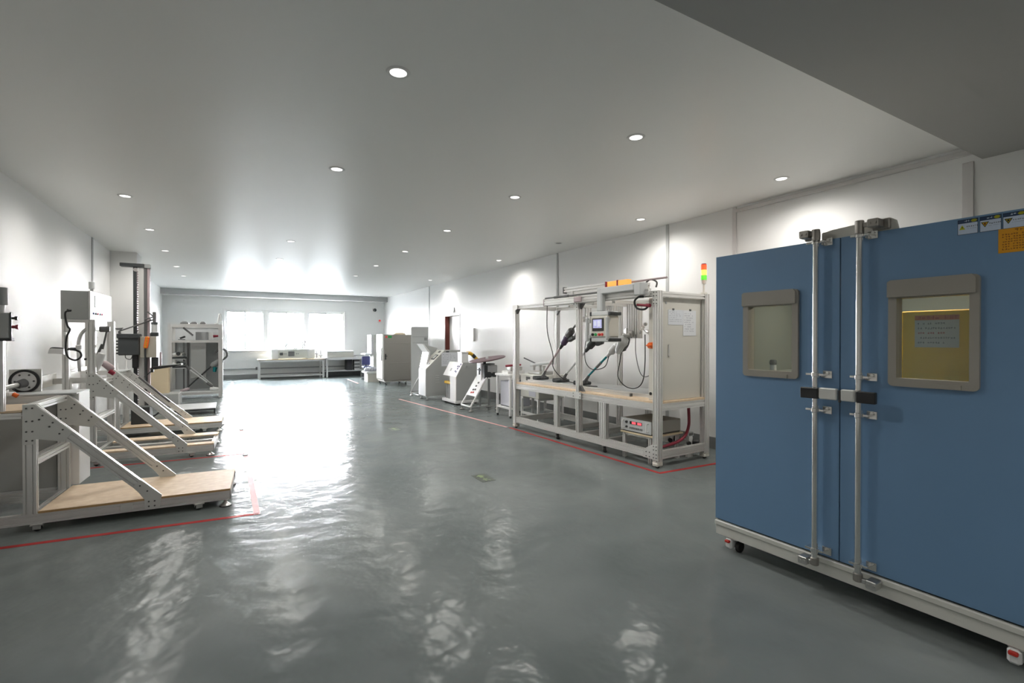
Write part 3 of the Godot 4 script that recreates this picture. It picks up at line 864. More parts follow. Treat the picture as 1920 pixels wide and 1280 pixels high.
	for q in cols:
		var c := part("lifting_column", b().alu(Vector3(q[0], q[2], q[1]), Vector3(q[0], 1.95, q[1]), 0.09, q[3], Vector3(0, 0, 1)), "alu", t)
		var gc := b().bb(q[0] - 0.08, q[0] - 0.045, q[2] + 0.02, q[2] + 0.1, q[1] - 0.03, q[1] + 0.03, 0.006).cyl(Vector3(q[0] - 0.1, q[2] + 0.05, q[1] - 0.1), Vector3(q[0] - 0.1, q[2] + 0.05, q[1] + 0.02), 0.018, -1, 12, 0.003)
		gc.cyl(Vector3(q[0] - 0.09, q[2] + 0.02, q[1] - 0.05), Vector3(q[0] - 0.09, q[2] + 0.13, q[1] - 0.05), 0.02, -1, 12, 0.003)
		part("gripper", gc, "steel", c)
	var gv := b()
	for k in 5: gv.lathe([Vector2(0, 0), Vector2(0.02, 0), Vector2(0.026, 0.012), Vector2(0.02, 0.03), Vector2(0, 0.032)], Vector3(0.34 + 0.01 * k, 1.58 + 0.05 * (k % 3), -0.62 + 0.035 * k), B.axes(Vector3(-1, 0.5 * (k % 2), 0.4)), 12)
	gv.tube([Vector3(0.36, 1.62, -0.6), Vector3(0.36, 1.55, -0.5), Vector3(0.36, 1.50, -0.42)], 0.008)
	part("valve_cluster", gv, "steel", t, "chrome valve cluster")
	part("air_cylinder", b().cyl(Vector3(-0.02, 1.9, -0.34), Vector3(-0.02, 1.885, -0.2), 0.016, -1, 12).cyl(Vector3(-0.02, 1.885, -0.2), Vector3(-0.02, 1.88, -0.14), 0.022, -1, 12, 0.003), "dark_red", t, "small dark red cylinder")
	part("hose_loop", b().tube(curve([Vector3(-0.05, 2.02, -0.22), Vector3(-0.06, 1.95, -0.34), Vector3(-0.05, 1.86, -0.32), Vector3(-0.03, 1.84, -0.22), Vector3(-0.02, 1.88, -0.16)], 7), 0.012), "rubber", t)
	# control panel on its arm
	var arm := part("support_arm", b().bb(-0.125, -0.045, 2.06, 2.145, -0.9, -0.3, 0.012), "light_grey", t, "light grey square support arm")
	part("arm_drop", b().bb(-0.125, -0.045, 1.84, 2.145, -0.94, -0.845, 0.014), "light_grey", arm)
	part("arm_joint", b().bb(-0.13, 0.0, 2.0, 2.155, -0.3, -0.19, 0.012), "light_grey", arm)
	part("cable_seal", b().cyl(Vector3(-0.06, 2.0, -0.24), Vector3(-0.06, 1.975, -0.24), 0.03), "charcoal", arm)
	var hm := part("control_panel", b().bb(-0.14, 0.06, 1.515, 1.785, -1.03, -0.72, 0.008), "cream", t, "cream control panel housing")
	part("panel_frame", b().bb(-0.135, 0.055, 1.785, 1.845, -1.03, -0.72, 0.01), "light_grey", hm)
	part("panel_frame", b().bb(-0.135, 0.055, 1.455, 1.515, -1.03, -0.72, 0.01), "light_grey", hm)
	part("corner_bracket", b().bb(-0.13, 0.06, 1.79, 1.83, -0.722, -0.675, 0.006), "charcoal", hm)
	part("corner_bracket", b().bb(-0.13, 0.06, 1.46, 1.50, -0.722, -0.675, 0.006), "charcoal", hm)
	part("corner_bracket", b().bb(-0.138, -0.1, 1.787, 1.84, -1.055, -1.03, 0.004), "charcoal", hm)
	part("corner_bracket", b().bb(-0.138, -0.1, 1.46, 1.512, -1.055, -1.03, 0.004), "charcoal", hm)
	part("grip_handle", b().bb(-0.19, -0.13, 1.46, 1.77, -1.09, -1.055, 0.012).bb(-0.16, -0.12, 1.7, 1.74, -1.06, -1.03).bb(-0.16, -0.12, 1.5, 1.54, -1.06, -1.03), "light_grey", hm)
	part("grip_handle", b().bb(-0.19, -0.14, 1.48, 1.77, -0.715, -0.68, 0.012).bb(-0.15, -0.12, 1.5, 1.54, -0.725, -0.69).bb(-0.15, -0.12, 1.71, 1.75, -0.725, -0.69), "light_grey", hm)
	var sc := part("screen", b().bb(-0.15, -0.138, 1.595, 1.755, -0.995, -0.785, 0.004), "black", hm, "black framed touch screen")
	sheet("screen_page", Vector3(-0.1508, 1.685, -0.893), Vector3(0, 0, 0.08), Vector3(0, 0.055, 0), "screen_page", sc, "", 0.0005)
	var k := 0
	for q in [["black", -0.985], ["green", -0.93], ["red", -0.865], ["red", -0.81]]:
		part("push_button", b().cyl(Vector3(-0.138, 1.548, q[1]), Vector3(-0.158, 1.548, q[1]), 0.019, 0.017, 14), q[0], hm, ["black", "green", "red", "red"][k] + " push button")
		k += 1

func stick_vacuum(label: String, z0: float, y0: float, z1: float, y1: float, wand: String, cup: String, body: String) -> void:
	var t := thing("stick_vacuum", label, "vacuum cleaner", RACK_AT + Basis(Vector3.UP, deg_to_rad(RACK_DEG)) * Vector3(0.45, y0, z0), RACK_DEG, "stick vacuums held on the test bench")
	var d := Vector3(0, y1 - y0 - 0.04, z1 - z0)
	var L := d.length()
	d /= L
	var n := Vector3(0, d.z, -d.y)      # away from the user's side, up and back
	var o := Vector3(0, 0.05, 0)
	# floor head
	var g := b().bb(-0.13, 0.13, 0.0, 0.045, -0.07, 0.05, 0.014).cyl(Vector3(-0.125, 0.03, -0.05), Vector3(0.125, 0.03, -0.05), 0.034, -1, 14)
	var h := part("floor_head", g, "charcoal", t)
	part("swivel_joint", b().cyl(Vector3(0, 0.03, 0.02), o + d * 0.16, 0.03, 0.022, 14).cyl(Vector3(-0.04, 0.035, 0.03), Vector3(0.04, 0.035, 0.03), 0.028, -1, 14), "dark_grey", h)
	var w := part("wand", b().cyl(o + d * 0.14, o + d * (L * 0.62), 0.0165, -1, 16), wand, t)
	if cup == "sleeve":
		part("wand_lock", b().cyl(o + d * (L * 0.34), o + d * (L * 0.46), 0.021, -1, 14, 0.003), "dark_grey", w, "dark locking sleeve")
	part("connector", b().cyl(o + d * (L * 0.60), o + d * (L * 0.70), 0.024, 0.034, 16), "charcoal" if cup != "sleeve" else "light_grey", t)
	part("dust_cup", b().lathe([Vector2(0, 0), Vector2(0.04, 0.0), Vector2(0.052, 0.02), Vector2(0.055, 0.12), Vector2(0.05, 0.17), Vector2(0, 0.175)], o + d * (L * 0.68) + n * 0.0, B.axes(d), 20), cup, t)
	var m := part("motor_body", b().lathe([Vector2(0, 0), Vector2(0.05, 0), Vector2(0.058, 0.02), Vector2(0.055, 0.13), Vector2(0.035, 0.16), Vector2(0, 0.165)], o + d * (L * 0.83), B.axes(d), 20), body, t)
	part("battery_pack", b().box(o + d * (L * 0.86) - n * 0.09, Vector3(0.07, 0.13, 0.06), 0.012, B.axes(d - n * 0.4)), "charcoal", m)
	part("handle", b().tube(curve([o + d * (L * 0.80) - n * 0.05, o + d * (L * 0.9) - n * 0.12, o + d * (L * 1.0) - n * 0.1, o + d * (L * 1.06) - n * 0.02, o + d * (L * 0.97)], 5), 0.016), "dark_grey", m)
	var cl := b().cyl(o + d * (L * 1.0), o + d * (L * 1.0) + Vector3(0, 0.09, 0.14), 0.011, -1, 10).cyl(o + d * (L * 1.0) + Vector3(0, 0.09, 0.12), o + d * (L * 1.0) + Vector3(0, 0.1, 0.19), 0.02, -1, 12)
	part("grip_rod", cl, "steel", m)

func in_rack(v: Vector3) -> Vector3:
	return RACK_AT + Basis(Vector3.UP, deg_to_rad(RACK_DEG)) * v

func rack_contents() -> void:
	stick_vacuum("stick vacuum with dark brown wand and purple dust cup, farthest on the test bench", -2.93, 0.80, -2.08, 1.66, "pink_grey", "purple", "dark_grey")
	stick_vacuum("stick vacuum with pale grey wand, in the middle on the test bench", -2.38, 0.80, -1.42, 1.60, "light_grey", "charcoal", "white")
	stick_vacuum("stick vacuum with teal blue wand, nearest on the test bench", -1.86, 0.80, -1.0, 1.50, "teal", "sleeve", "light_grey")
	var t := thing("transparent_bag", "pale translucent sleeve hanging over a vacuum handle beside the control panel", "sleeve", in_rack(Vector3(0.33, 1.30, -1.02)), RACK_DEG)
	part("cover", b().lathe([Vector2(0.03, 0.0), Vector2(0.05, 0.05), Vector2(0.055, 0.12), Vector2(0.075, 0.17), Vector2(0.065, 0.23), Vector2(0.03, 0.27), Vector2(0, 0.275)], Vector3.ZERO, B.axes(Vector3(0, 0.8, 0.5)), 14, true), "sleeve", t)
	# hanging leads
	var leads := [["black lead hanging from the slide end cap to the bench surface", "rubber", [Vector3(-0.01, 1.99, -2.15), Vector3(0.0, 1.6, -2.16), Vector3(0.06, 1.25, -2.1), Vector3(0.1, 1.05, -2.14), Vector3(0.2, 0.88, -2.0), Vector3(0.3, 0.815, -1.7), Vector3(0.36, 0.812, -1.45)]], ["black lead looping down left of the control panel", "rubber", [Vector3(0.4, 1.55, -1.72), Vector3(0.38, 1.35, -1.74), Vector3(0.36, 1.15, -1.70), Vector3(0.36, 1.05, -1.55), Vector3(0.36, 1.1, -1.3), Vector3(0.38, 1.25, -1.24)]], ["long black lead looping low under the lifting columns", "rubber", [Vector3(0.4, 1.4, -1.0), Vector3(0.38, 1.2, -1.02), Vector3(0.36, 0.98, -1.04), Vector3(0.36, 0.86, -0.9), Vector3(0.36, 0.85, -0.72), Vector3(0.36, 0.95, -0.6), Vector3(0.38, 1.2, -0.58), Vector3(0.4, 1.55, -0.6)]], ["thin grey lead hanging by the electrical cabinet", "dark_grey", [Vector3(0.36, 1.9, -0.32), Vector3(0.34, 1.5, -0.36), Vector3(0.34, 1.15, -0.38), Vector3(0.34, 1.02, -0.5), Vector3(0.34, 1.05, -0.62), Vector3(0.34, 1.3, -0.7), Vector3(0.36, 1.55, -0.72)]]]
	for q in leads:
		var pts := []
		for v in q[2]: pts.append(in_rack(v))
		tag(part("cable", b().tube(curve(pts, 6), 0.0065 if q[1] == "rubber" else 0.005, 6), q[1], self), q[0], "cable")
	# electrical cabinet
	t = thing("electrical_cabinet", "tall cream electrical cabinet standing at the near end of the aluminium bench", "cabinet", in_rack(Vector3(0, 0.766, 0)), RACK_DEG)
	part("body", b().bb(0.10, 0.84, 0.0, 1.215, -0.27, -0.125, 0.004), "cream", t)
	part("door_gasket", b().bb(0.105, 0.835, 0.005, 1.21, -0.125, -0.119), "black", t)
	var d := part("door", b().bb(0.125, 0.84, 0.0, 1.215, -0.119, -0.1, 0.004), "cream", t)
	part("door_handle", b().bb(0.235, 0.26, 0.52, 0.66, -0.1, -0.088, 0.004), "steel", d)
	part("hinge_cover", b().bb(0.19, 0.215, 1.14, 1.165, -0.1, -0.094, 0.002), "grey", d)
	var sw := part("rotary_switch", b().cyl(Vector3(0.1, 0.65, -0.195), Vector3(0.03, 0.65, -0.195), 0.04, 0.036, 18), "orange", t, "orange red rotary switch")
	part("switch_grip", b().bb(0.01, 0.031, 0.642, 0.658, -0.235, -0.155, 0.004), "orange", sw)
	part("cable_gland", b().cyl(Vector3(0.1, 0.075, -0.235), Vector3(0.092, 0.075, -0.235), 0.018, -1, 14), "black", t)
	t = sheet("paper_sheet", in_rack(Vector3(0.375, 1.75, -0.097)), Basis(Vector3.UP, deg_to_rad(RACK_DEG)) * Vector3(0.135, 0, 0), Vector3(0, 0.09, 0), "sheet_landscape", self)
	tag(t, "landscape printed sheet pinned on the cream cabinet door", "paper")
	t = sheet("paper_sheet", in_rack(Vector3(0.63, 1.685, -0.096)), Basis(Vector3.UP, deg_to_rad(RACK_DEG)) * Vector3(0.12, 0, 0), Vector3(0, 0.155, 0), "sheet_portrait", self)
	tag(t, "portrait printed sheet pinned on the cream cabinet door", "paper")
	var k := 0
	for v in [Vector3(0.33, 1.845, -0.097), Vector3(0.64, 1.845, -0.095)]:
		var c := tag(part("clip", b().box(in_rack(v), Vector3(0.03, 0.022, 0.012), 0.003, Basis(Vector3.UP, deg_to_rad(RACK_DEG))), "dark_grey", self), ["dark clip over the landscape sheet on the cabinet door", "dark clip over the portrait sheet on the cabinet door"][k], "clip")
		k += 1
	# signal tower
	t = thing("signal_tower", "red, amber and green signal tower on top of the aluminium bench", "signal light", in_rack(Vector3(0.88, 2.051, -0.08)), RACK_DEG)
	part("base", b().cyl(Vector3.ZERO, Vector3(0, 0.02, 0), 0.045, 0.04).cyl(Vector3(0, 0.02, 0), Vector3(0, 0.14, 0), 0.014).cyl(Vector3(0, 0.13, 0), Vector3(0, 0.175, 0), 0.026, 0.032), "cream_white", t)
	var y := 0.175
	for q in [["light_green", "green lens"], ["light_amber", "amber lens"], ["light_red", "red lens"]]:
		part("lens", b().cyl(Vector3(0, y, 0), Vector3(0, y + 0.062, 0), 0.034, -1, 20, 0.003), q[0], t, q[1])
		y += 0.064
	part("cap", b().cyl(Vector3(0, y, 0), Vector3(0, y + 0.012, 0), 0.034, 0.028), "dark_red", t)
	var ol := OmniLight3D.new()
	ol.name = "glow"
	ol.light_color = Color(1.0, 0.6, 0.25)
	ol.light_energy = 0.012
	ol.light_size = 0.04
	ol.shadow_enabled = true
	t.add_child(ol)
	ol.position = Vector3(-0.06, 0.27, 0.06)
	# power supply on its wooden stand
	t = thing("wooden_stand", "low pale plywood stand under the grey power supply", "stand", in_rack(Vector3(0, 0, 0)), RACK_DEG)
	part("top_board", b().bb(0.085, 0.65, 0.315, 0.335, -0.72, -0.2, 0.003), "ply_pale", t)
	for x in [0.125, 0.61]:
		for z in [-0.68, -0.26]:
			part("leg", b().alu(Vector3(x, 0.0, z), Vector3(x, 0.292, z), 0.04, 0.04, Vector3(0, 0, 1)), "alu", t)
	for z in [-0.68, -0.26]: part("frame_rail", b().alu(Vector3(0.105, 0.303, z), Vector3(0.63, 0.303, z), 0.03, 0.024), "alu", t)
	part("frame_rail", b().alu(Vector3(0.125, 0.303, -0.66), Vector3(0.125, 0.303, -0.28), 0.03, 0.024), "alu", t)
	t = thing("power_supply", "grey bench power supply with red digit displays on the low wooden stand", "power supply", in_rack(Vector3(0, 0.336, 0)), RACK_DEG)
	part("case", b().bb(0.10, 0.63, 0.014, 0.165, -0.71, -0.225, 0.006), "warm_grey", t)
	part("front_panel", b().bb(0.088, 0.1, 0.012, 0.168, -0.715, -0.22, 0.004), "light_grey", t)
	part("base_trim", b().bb(0.1, 0.62, 0.0, 0.014, -0.7, -0.235, 0.002), "charcoal", t)
	part("display", b().bb(0.084, 0.088, 0.1, 0.135, -0.56, -0.36, 0.001), "black", t)
	for z in [-0.49, -0.40]: part("digits", b().bb(0.0825, 0.084, 0.104, 0.131, z - 0.032, z + 0.032), "led_red", t, "lit red digits")
	for z in [-0.66, -0.265]:
		part("handle", b().tube([Vector3(0.09, 0.14, z), Vector3(0.06, 0.14, z), Vector3(0.055, 0.13, z), Vector3(0.055, 0.05, z), Vector3(0.06, 0.04, z), Vector3(0.09, 0.04, z)], 0.008), "white", t)
	var gk := b()
	for i in 8: gk.bb(0.083, 0.088, 0.04, 0.062, -0.56 + i * 0.027, -0.546 + i * 0.027)
	stuff(part("key_row", gk, "dark_grey", t))
	part("knob", b().cyl(Vector3(0.088, 0.12, -0.61), Vector3(0.07, 0.12, -0.61), 0.016, 0.014, 14).cyl(Vector3(0.088, 0.06, -0.61), Vector3(0.07, 0.06, -0.61), 0.014, 0.012, 14), "charcoal", t)
	var gv := b()
	for i in 6: gv.bb(0.16 + i * 0.02, 0.17 + i * 0.02, 0.06, 0.12, -0.226, -0.2235)
	stuff(part("vent_slots", gv, "dark_grey", t))
	# hose and regulators
	var hp := []
	for v in [Vector3(0.74, 0.742, -0.2), Vector3(0.75, 0.6, -0.2), Vector3(0.74, 0.42, -0.19), Vector3(0.68, 0.30, -0.19), Vector3(0.56, 0.235, -0.19), Vector3(0.36, 0.20, -0.2), Vector3(0.12, 0.20, -0.17)]: hp.append(in_rack(v))
	tag(part("air_hose", b().tube(curve(hp, 6), 0.019, 10), "dark_red", self), "dark red air hose curving down under the electrical cabinet", "hose")
	for i in 2:
		var p := Vector3([0.745, 0.79][i], 0.0, [-0.47, -0.22][i])
		t = thing("air_regulator", ["air regulator with gauge and black bowl, left of the pair under the bench end", "air regulator with gauge and black bowl, right of the pair under the bench end"][i], "regulator", in_rack(p), RACK_DEG, "air regulators")
		part("foot", b().bb(-0.05, 0.05, 0, 0.14, -0.02, 0.02, 0.003), "alu_plate", t)
		part("foot", b().bb(-0.06, 0.06, 0.14, 0.155, -0.05, 0.05, 0.003), "alu_plate", t)
		part("housing", b().box(Vector3(0, 0.21, 0), Vector3(0.07, 0.11, 0.06), 0.008), "white", t)
		part("bowl", b().cyl(Vector3(0.02, 0.2, 0.03), Vector3(0.07, 0.19, 0.09), 0.035, 0.04, 16, 0.006).cyl(Vector3(-0.05, 0.19, 0.02), Vector3(-0.08, 0.19, 0.06), 0.025, 0.028, 14, 0.004), "black", t)
		part("gauge_block", b().box(Vector3(0, 0.29, 0.0), Vector3(0.11, 0.055, 0.05), 0.006), "light_grey", t)
		part("gauge", b().box(Vector3(0.0, 0.292, 0.027), Vector3(0.075, 0.03, 0.004), 0.001), "dark_grey", t)

# ---------------------------------------------------------------- left wall: three strut rigs
func strut_rig(label: String, at: Vector3, deg: float, depth: float, full_board: bool, post_h: float, px: float, bx: float, ty: float) -> Node3D:
	# local: x = 0 at the free end, px at the posts, bx where the struts meet the deck, z = 0 front, -depth back
	var t := thing("strut_rig", label, "test rig", at, deg, "strut test rigs along the left wall")
	var L := 1.93
	var zb := -depth
	var yt := 0.14
	for z in [-0.02, zb + 0.02]:
		part("base_rail", b().alu(Vector3(-L, yt - 0.04, z), Vector3(0, yt - 0.04, z), 0.04, 0.08), "alu", t)
	for x in [-0.02, px, -L + 0.02]:
		part("cross_rail", b().alu(Vector3(x, yt - 0.04, -0.04), Vector3(x, yt - 0.04, zb + 0.04), 0.04, 0.08), "alu", t)
	for z in [-0.04, zb]: part("end_cap", b().bb(0.0, 0.005, yt - 0.08, yt, z, z + 0.04, 0.001), "dark_grey", t)
	if full_board:
		part("deck_board", b().bb(px + 0.05, 0.003, yt, yt + 0.018, zb - 0.003, 0.003, 0.001), "ply", t, "plywood deck board")
		part("deck_edge", b().bb(px + 0.05, 0.003, yt + 0.001, yt + 0.017, 0.0031, 0.005), "ply_edge", t)
	else:
		part("deck_board", b().bb(px + 0.05, 0.003, yt, yt + 0.018, -0.14, 0.003, 0.001), "ply", t, "narrow plywood deck board")
		part("deck_board", b().bb(px + 0.05, 0.003, yt, yt + 0.018, zb - 0.003, zb + 0.2, 0.001), "ply", t, "narrow plywood deck board")
		part("inner_rail", b().alu(Vector3(px + 0.05, yt - 0.02, zb * 0.45), Vector3(-0.04, yt - 0.02, zb * 0.45), 0.06, 0.05), "alu", t)
	for z in [-0.02, zb + 0.02]:
		part("post", b().alu(Vector3(px, yt, z), Vector3(px, post_h, z), 0.04, 0.08, Vector3(1, 0, 0)), "alu", t)
		part("rear_post", b().alu(Vector3(-L + 0.04, yt, z), Vector3(-L + 0.04, 0.93, z), 0.04, 0.08, Vector3(1, 0, 0)), "alu", t)
		part("strut", b().alu(Vector3(px + 0.01, ty - 0.025, z), Vector3(bx, 0.175, z), 0.04, 0.075, Vector3(0.7, 0.7, 0)), "alu", t)
		# gusset plates
		var zo: float = z + 0.02
		var dz := 0.006
		var p := part("gusset_plate", b().prism(moved([[-0.035, 0.0], [0.03, 0.0], [0.26, -0.235], [0.205, -0.305], [0.04, -0.27], [0.04, -0.31], [-0.035, -0.31]], px, ty), dz, on_z(zo)), "alu_plate", t)
		var bl := []
		for q in [[-0.015, -0.03], [0.02, -0.03], [-0.015, -0.13], [0.02, -0.13], [-0.015, -0.21], [0.02, -0.21], [-0.015, -0.28], [0.02, -0.28], [0.08, -0.09], [0.06, -0.12], [0.14, -0.15], [0.12, -0.18], [0.2, -0.21], [0.18, -0.24]]: bl.append(Vector3(px + q[0], ty + q[1], zo + dz))
		stuff(part("bolt_heads", bolts(bl, 0.0065, 0.004), "bolt", p))
		p = part("gusset_plate", b().prism(moved([[-0.135, 0.265], [-0.08, 0.32], [0.065, 0.175], [0.05, 0.065], [-0.055, 0.065], [-0.055, 0.15], [-0.095, 0.215]], bx, 0.0), dz, on_z(zo)), "alu_plate", t)
		bl = []
		for q in [[-0.085, 0.27], [-0.035, 0.22], [0.015, 0.13], [-0.025, 0.13], [0.015, 0.09], [-0.025, 0.09]]: bl.append(Vector3(bx + q[0], q[1], zo + dz))
		stuff(part("bolt_heads", bolts(bl, 0.0065, 0.004), "bolt", p))
		p = part("joint_plate", b().bb(-0.78, -0.7, 0.07, 0.13, minf(zo, zo + dz), maxf(zo, zo + dz)), "alu_plate", t)
		# feet
		levelling_foot(t, Vector3(-0.035, 0, z), yt - 0.08, 0.045)
		caster(t, Vector3(-0.24, 0, z), yt - 0.08, 20)
		caster(t, Vector3(px + 0.04, 0, z), yt - 0.08, 0)
	part("cross_rail", b().alu(Vector3(px, 0.54, -0.04), Vector3(px, 0.54, zb + 0.04), 0.08, 0.05), "alu", t)
	part("cross_rail", b().alu(Vector3(px, 0.965, -0.04), Vector3(px, 0.965, zb + 0.04), 0.06, 0.05), "alu", t)
	part("top_rail", b().alu(Vector3(-L, 0.955, zb + 0.02), Vector3(px - 0.04, 0.955, zb + 0.02), 0.04, 0.07), "alu", t)
	return t

func moved(l: Array, x: float, y: float) -> PackedVector2Array:
	var r := PackedVector2Array()
	for q in l: r.append(Vector2(q[0] + x, q[1] + y))
	return r

func left_rigs() -> void:
	# nearest
	var t := strut_rig("strut rig with bare plywood deck, nearest to the camera on the left", Vector3(0.0, 0, -5.035), -3.5, 0.74, true, 0.99, -1.34, -0.565, 0.99)
	part("side_table", b().bb(-1.93, -1.385, 0.93, 0.948, -0.5, 0.0, 0.002), "ply", t, "plywood side table")
	part("table_rail", b().alu(Vector3(-1.93, 0.905, -0.02), Vector3(-1.385, 0.905, -0.02), 0.04, 0.045), "alu", t)
	var cb := part("cabinet", b().bb(-1.93, -1.40, 0.16, 0.92, -1.0, -0.745, 0.004), "panel_grey", t, "grey steel cabinet body")
	part("cabinet_trim", b().bb(-1.93, -1.40, 0.12, 0.16, -1.0, -0.74, 0.003), "light_grey", cb)
	part("side_panel", b().bb(-1.40, -1.245, 0.16, 1.0, -1.06, -0.76, 0.003), "white", t, "white side panel")
	part("top_deck", b().bb(-1.93, -1.245, 0.995, 1.008, -1.06, -0.70, 0.003), "light_grey", t, "light grey top deck")
	var fl := part("motor_flange", b().bb(-1.80, -1.575, 1.008, 1.215, -1.0, -0.985, 0.003), "alu_plate", t, "square motor flange plate")
	part("drive_ring", b().lathe([Vector2(0.088, 0), Vector2(0.108, 0), Vector2(0.108, 0.02), Vector2(0.088, 0.02), Vector2(0.088, 0)], Vector3(-1.69, 1.105, -0.985), B.axes(Vector3(0, 0, 1)), 32), "black", fl)
	part("drive_disc", b().cyl(Vector3(-1.69, 1.105, -0.985), Vector3(-1.69, 1.105, -0.975), 0.088, -1, 32), "white", fl)
	part("hub", b().cyl(Vector3(-1.69, 1.09, -0.975), Vector3(-1.715, 1.08, -0.90), 0.04, 0.033, 20, 0.005), "dark_grey", fl)
	part("shaft", b().cyl(Vector3(-1.715, 1.08, -0.90), Vector3(-1.93, 0.99, -0.25), 0.022, -1, 18), "steel", t, "polished drive shaft")
	var bl := []
	for k in 6: bl.append(Vector3(-1.69 + 0.065 * cos(k * 1.047), 1.105 + 0.065 * sin(k * 1.047), -0.975))
	stuff(part("bolt_heads", bolts(bl), "bolt", fl))
	part("clamp_block", b().bb(-1.78, -1.66, 1.008, 1.035, -0.72, -0.6, 0.004).bb(-1.77, -1.755, 0.95, 1.01, -0.61, -0.59, 0.002).bb(-1.70, -1.685, 0.95, 1.01, -0.61, -0.59, 0.002), "white", t)
	part("knob", b().cyl(Vector3(-1.66, 1.02, -0.66), Vector3(-1.63, 1.0, -0.66), 0.018, -1, 14), "orange", t, "orange knob")
	# operator box on the left, standing on the side table
	t = thing("operator_box", "grey operator box with push buttons on a white post, at the left picture edge", "control box", Vector3(-1.395, 0.9495, -5.06), -3.5)
	part("post", b().alu(Vector3(-0.11, 0, -0.02), Vector3(-0.11, 0.56, -0.02), 0.04, 0.08, Vector3(1, 0, 0)), "alu", t)
	var bx := part("box", b().bb(-0.3, -0.012, 0.55, 0.74, 0.0, 0.06, 0.006), "panel_grey", t)
	part("box_lid", b().bb(-0.012, -0.003, 0.545, 0.745, 0.03, 0.062, 0.003).bb(-0.3, -0.003, 0.53, 0.55, 0.0, 0.06, 0.004), "charcoal", bx, "dark lid and lower edge")
	part("push_button", b().cyl(Vector3(-0.003, 0.70, 0.045), Vector3(0.014, 0.70, 0.045), 0.009).cyl(Vector3(0.014, 0.70, 0.045), Vector3(0.03, 0.70, 0.045), 0.015), "black", bx, "black push button")
	part("push_button", b().cyl(Vector3(-0.003, 0.635, 0.045), Vector3(0.018, 0.635, 0.045), 0.011).cyl(Vector3(0.018, 0.635, 0.045), Vector3(0.036, 0.635, 0.045), 0.016, 0.02), "dark_red", bx, "dark red mushroom button")
	var st := part("signal_light", b().cyl(Vector3(-0.075, 0.80, 0), Vector3(-0.075, 0.93, 0), 0.034, 0.034, 18, 0.003), "grey", t, "grey unlit signal light")
	part("stem", b().cyl(Vector3(-0.075, 0.74, 0), Vector3(-0.075, 0.80, 0), 0.016, 0.02, 14), "white", st)
	# second, with the tall control cabinet
	t = strut_rig("strut rig with tall control cabinet, second from the camera on the left", Vector3(-0.18, 0, -7.33), -3.0, 0.86, false, 1.72, -1.22, -0.345, 1.09)
	for z in [-0.02, -0.84]: part("rear_post", b().alu(Vector3(-1.45, 0.14, z), Vector3(-1.45, 1.72, z), 0.04, 0.06, Vector3(1, 0, 0)), "alu", t)
	var c := part("control_cabinet", b().bb(-1.49, -1.24, 1.72, 2.05, -0.88, 0.0, 0.004), "panel_grey", t, "grey control cabinet")
	part("cabinet_front", b().bb(-1.2400, -1.2230, 1.715, 2.055, -0.885, 0.005, 0.004), "white", c, "white front panel")
	var s := part("screen", b().bb(-1.2230, -1.2180, 1.87, 2.01, -0.40, -0.16, 0.002), "charcoal", c)
	part("screen_page", b().bb(-1.2180, -1.2175, 1.90, 1.985, -0.355, -0.205), "screen_light", s)
	for k in 5: part("push_button", b().cyl(Vector3(-1.2230, 1.795, -0.1 - k * 0.085), Vector3(-1.2080, 1.795, -0.1 - k * 0.085), 0.014, -1, 12), ["navy", "charcoal", "dark_red", "charcoal", "dark_red"][k], c)
	part("front_rail", b().alu(Vector3(-1.43, 1.70, -0.02), Vector3(-1.24, 1.70, -0.02), 0.04, 0.035), "alu", t)
	part("gantry_plate", b().bb(-1.255, -1.225, 1.60, 1.715, -0.84, -0.06, 0.004), "white", t)
	# white carrying arch with the hanging test object
	part("arch_bracket", b().tube(curve([Vector3(-1.40, 1.1, -0.3), Vector3(-1.41, 1.45, -0.3), Vector3(-1.35, 1.6, -0.3), Vector3(-1.27, 1.6, -0.3), Vector3(-1.24, 1.5, -0.3)], 5), 0.018), "white", t)
	part("signal_light", b().cyl(Vector3(-1.24, 2.05, -0.12), Vector3(-1.24, 2.085, -0.12), 0.014).cyl(Vector3(-1.24, 2.085, -0.12), Vector3(-1.24, 2.17, -0.12), 0.028, -1, 16, 0.004), "light_grey", t)
	part("cross_rail", b().alu(Vector3(-1.45, 1.12, -0.04), Vector3(-1.45, 1.12, -0.82), 0.04, 0.04), "alu", t)
	# hanging hose and hand vacuum held by the second rig
	t = thing("suction_hose", "black plugged hose looping down the front of the tall cabinet rig", "hose", Vector3(-1.6, 0, -7.28))
	part("hose", b().tube(curve([Vector3(0.027, 1.813, 0.0), Vector3(0.002, 1.79, 0.0), Vector3(0.004, 1.716, 0.0), Vector3(0.022, 1.633, 0.0), Vector3(0.040, 1.597, 0.0), Vector3(0.012, 1.512, 0.0), Vector3(0.003, 1.404, 0.0), Vector3(0.007, 1.332, 0.0), Vector3(0.034, 1.275, 0.0), Vector3(0.089, 1.251, 0.0), Vector3(0.135, 1.293, 0.0), Vector3(0.126, 1.342, 0.0), Vector3(0.080, 1.367, 0.0), Vector3(0.016, 1.374, 0.0)], 5), 0.0095), "black", t)
	part("plug", b().cyl(Vector3(0.02, 1.815, 0.0), Vector3(0.045, 1.82, -0.02), 0.018, -1, 12, 0.003), "black", t)
	part("hose_fitting", b().box(Vector3(0.06, 1.38, 0.0), Vector3(0.07, 0.03, 0.035), 0.008), "charcoal", t)
	part("white_clip", b().box(Vector3(-0.005, 1.55, -0.01), Vector3(0.03, 0.04, 0.03), 0.006).box(Vector3(0.115, 1.40, 0.0), Vector3(0.05, 0.045, 0.03), 0.006), "white", t)
	t = thing("hand_vacuum", "white hand vacuum with black trim sticking out left of the tall cabinet rig", "vacuum cleaner", Vector3(-1.675, 1.36, -7.32), -3.0)
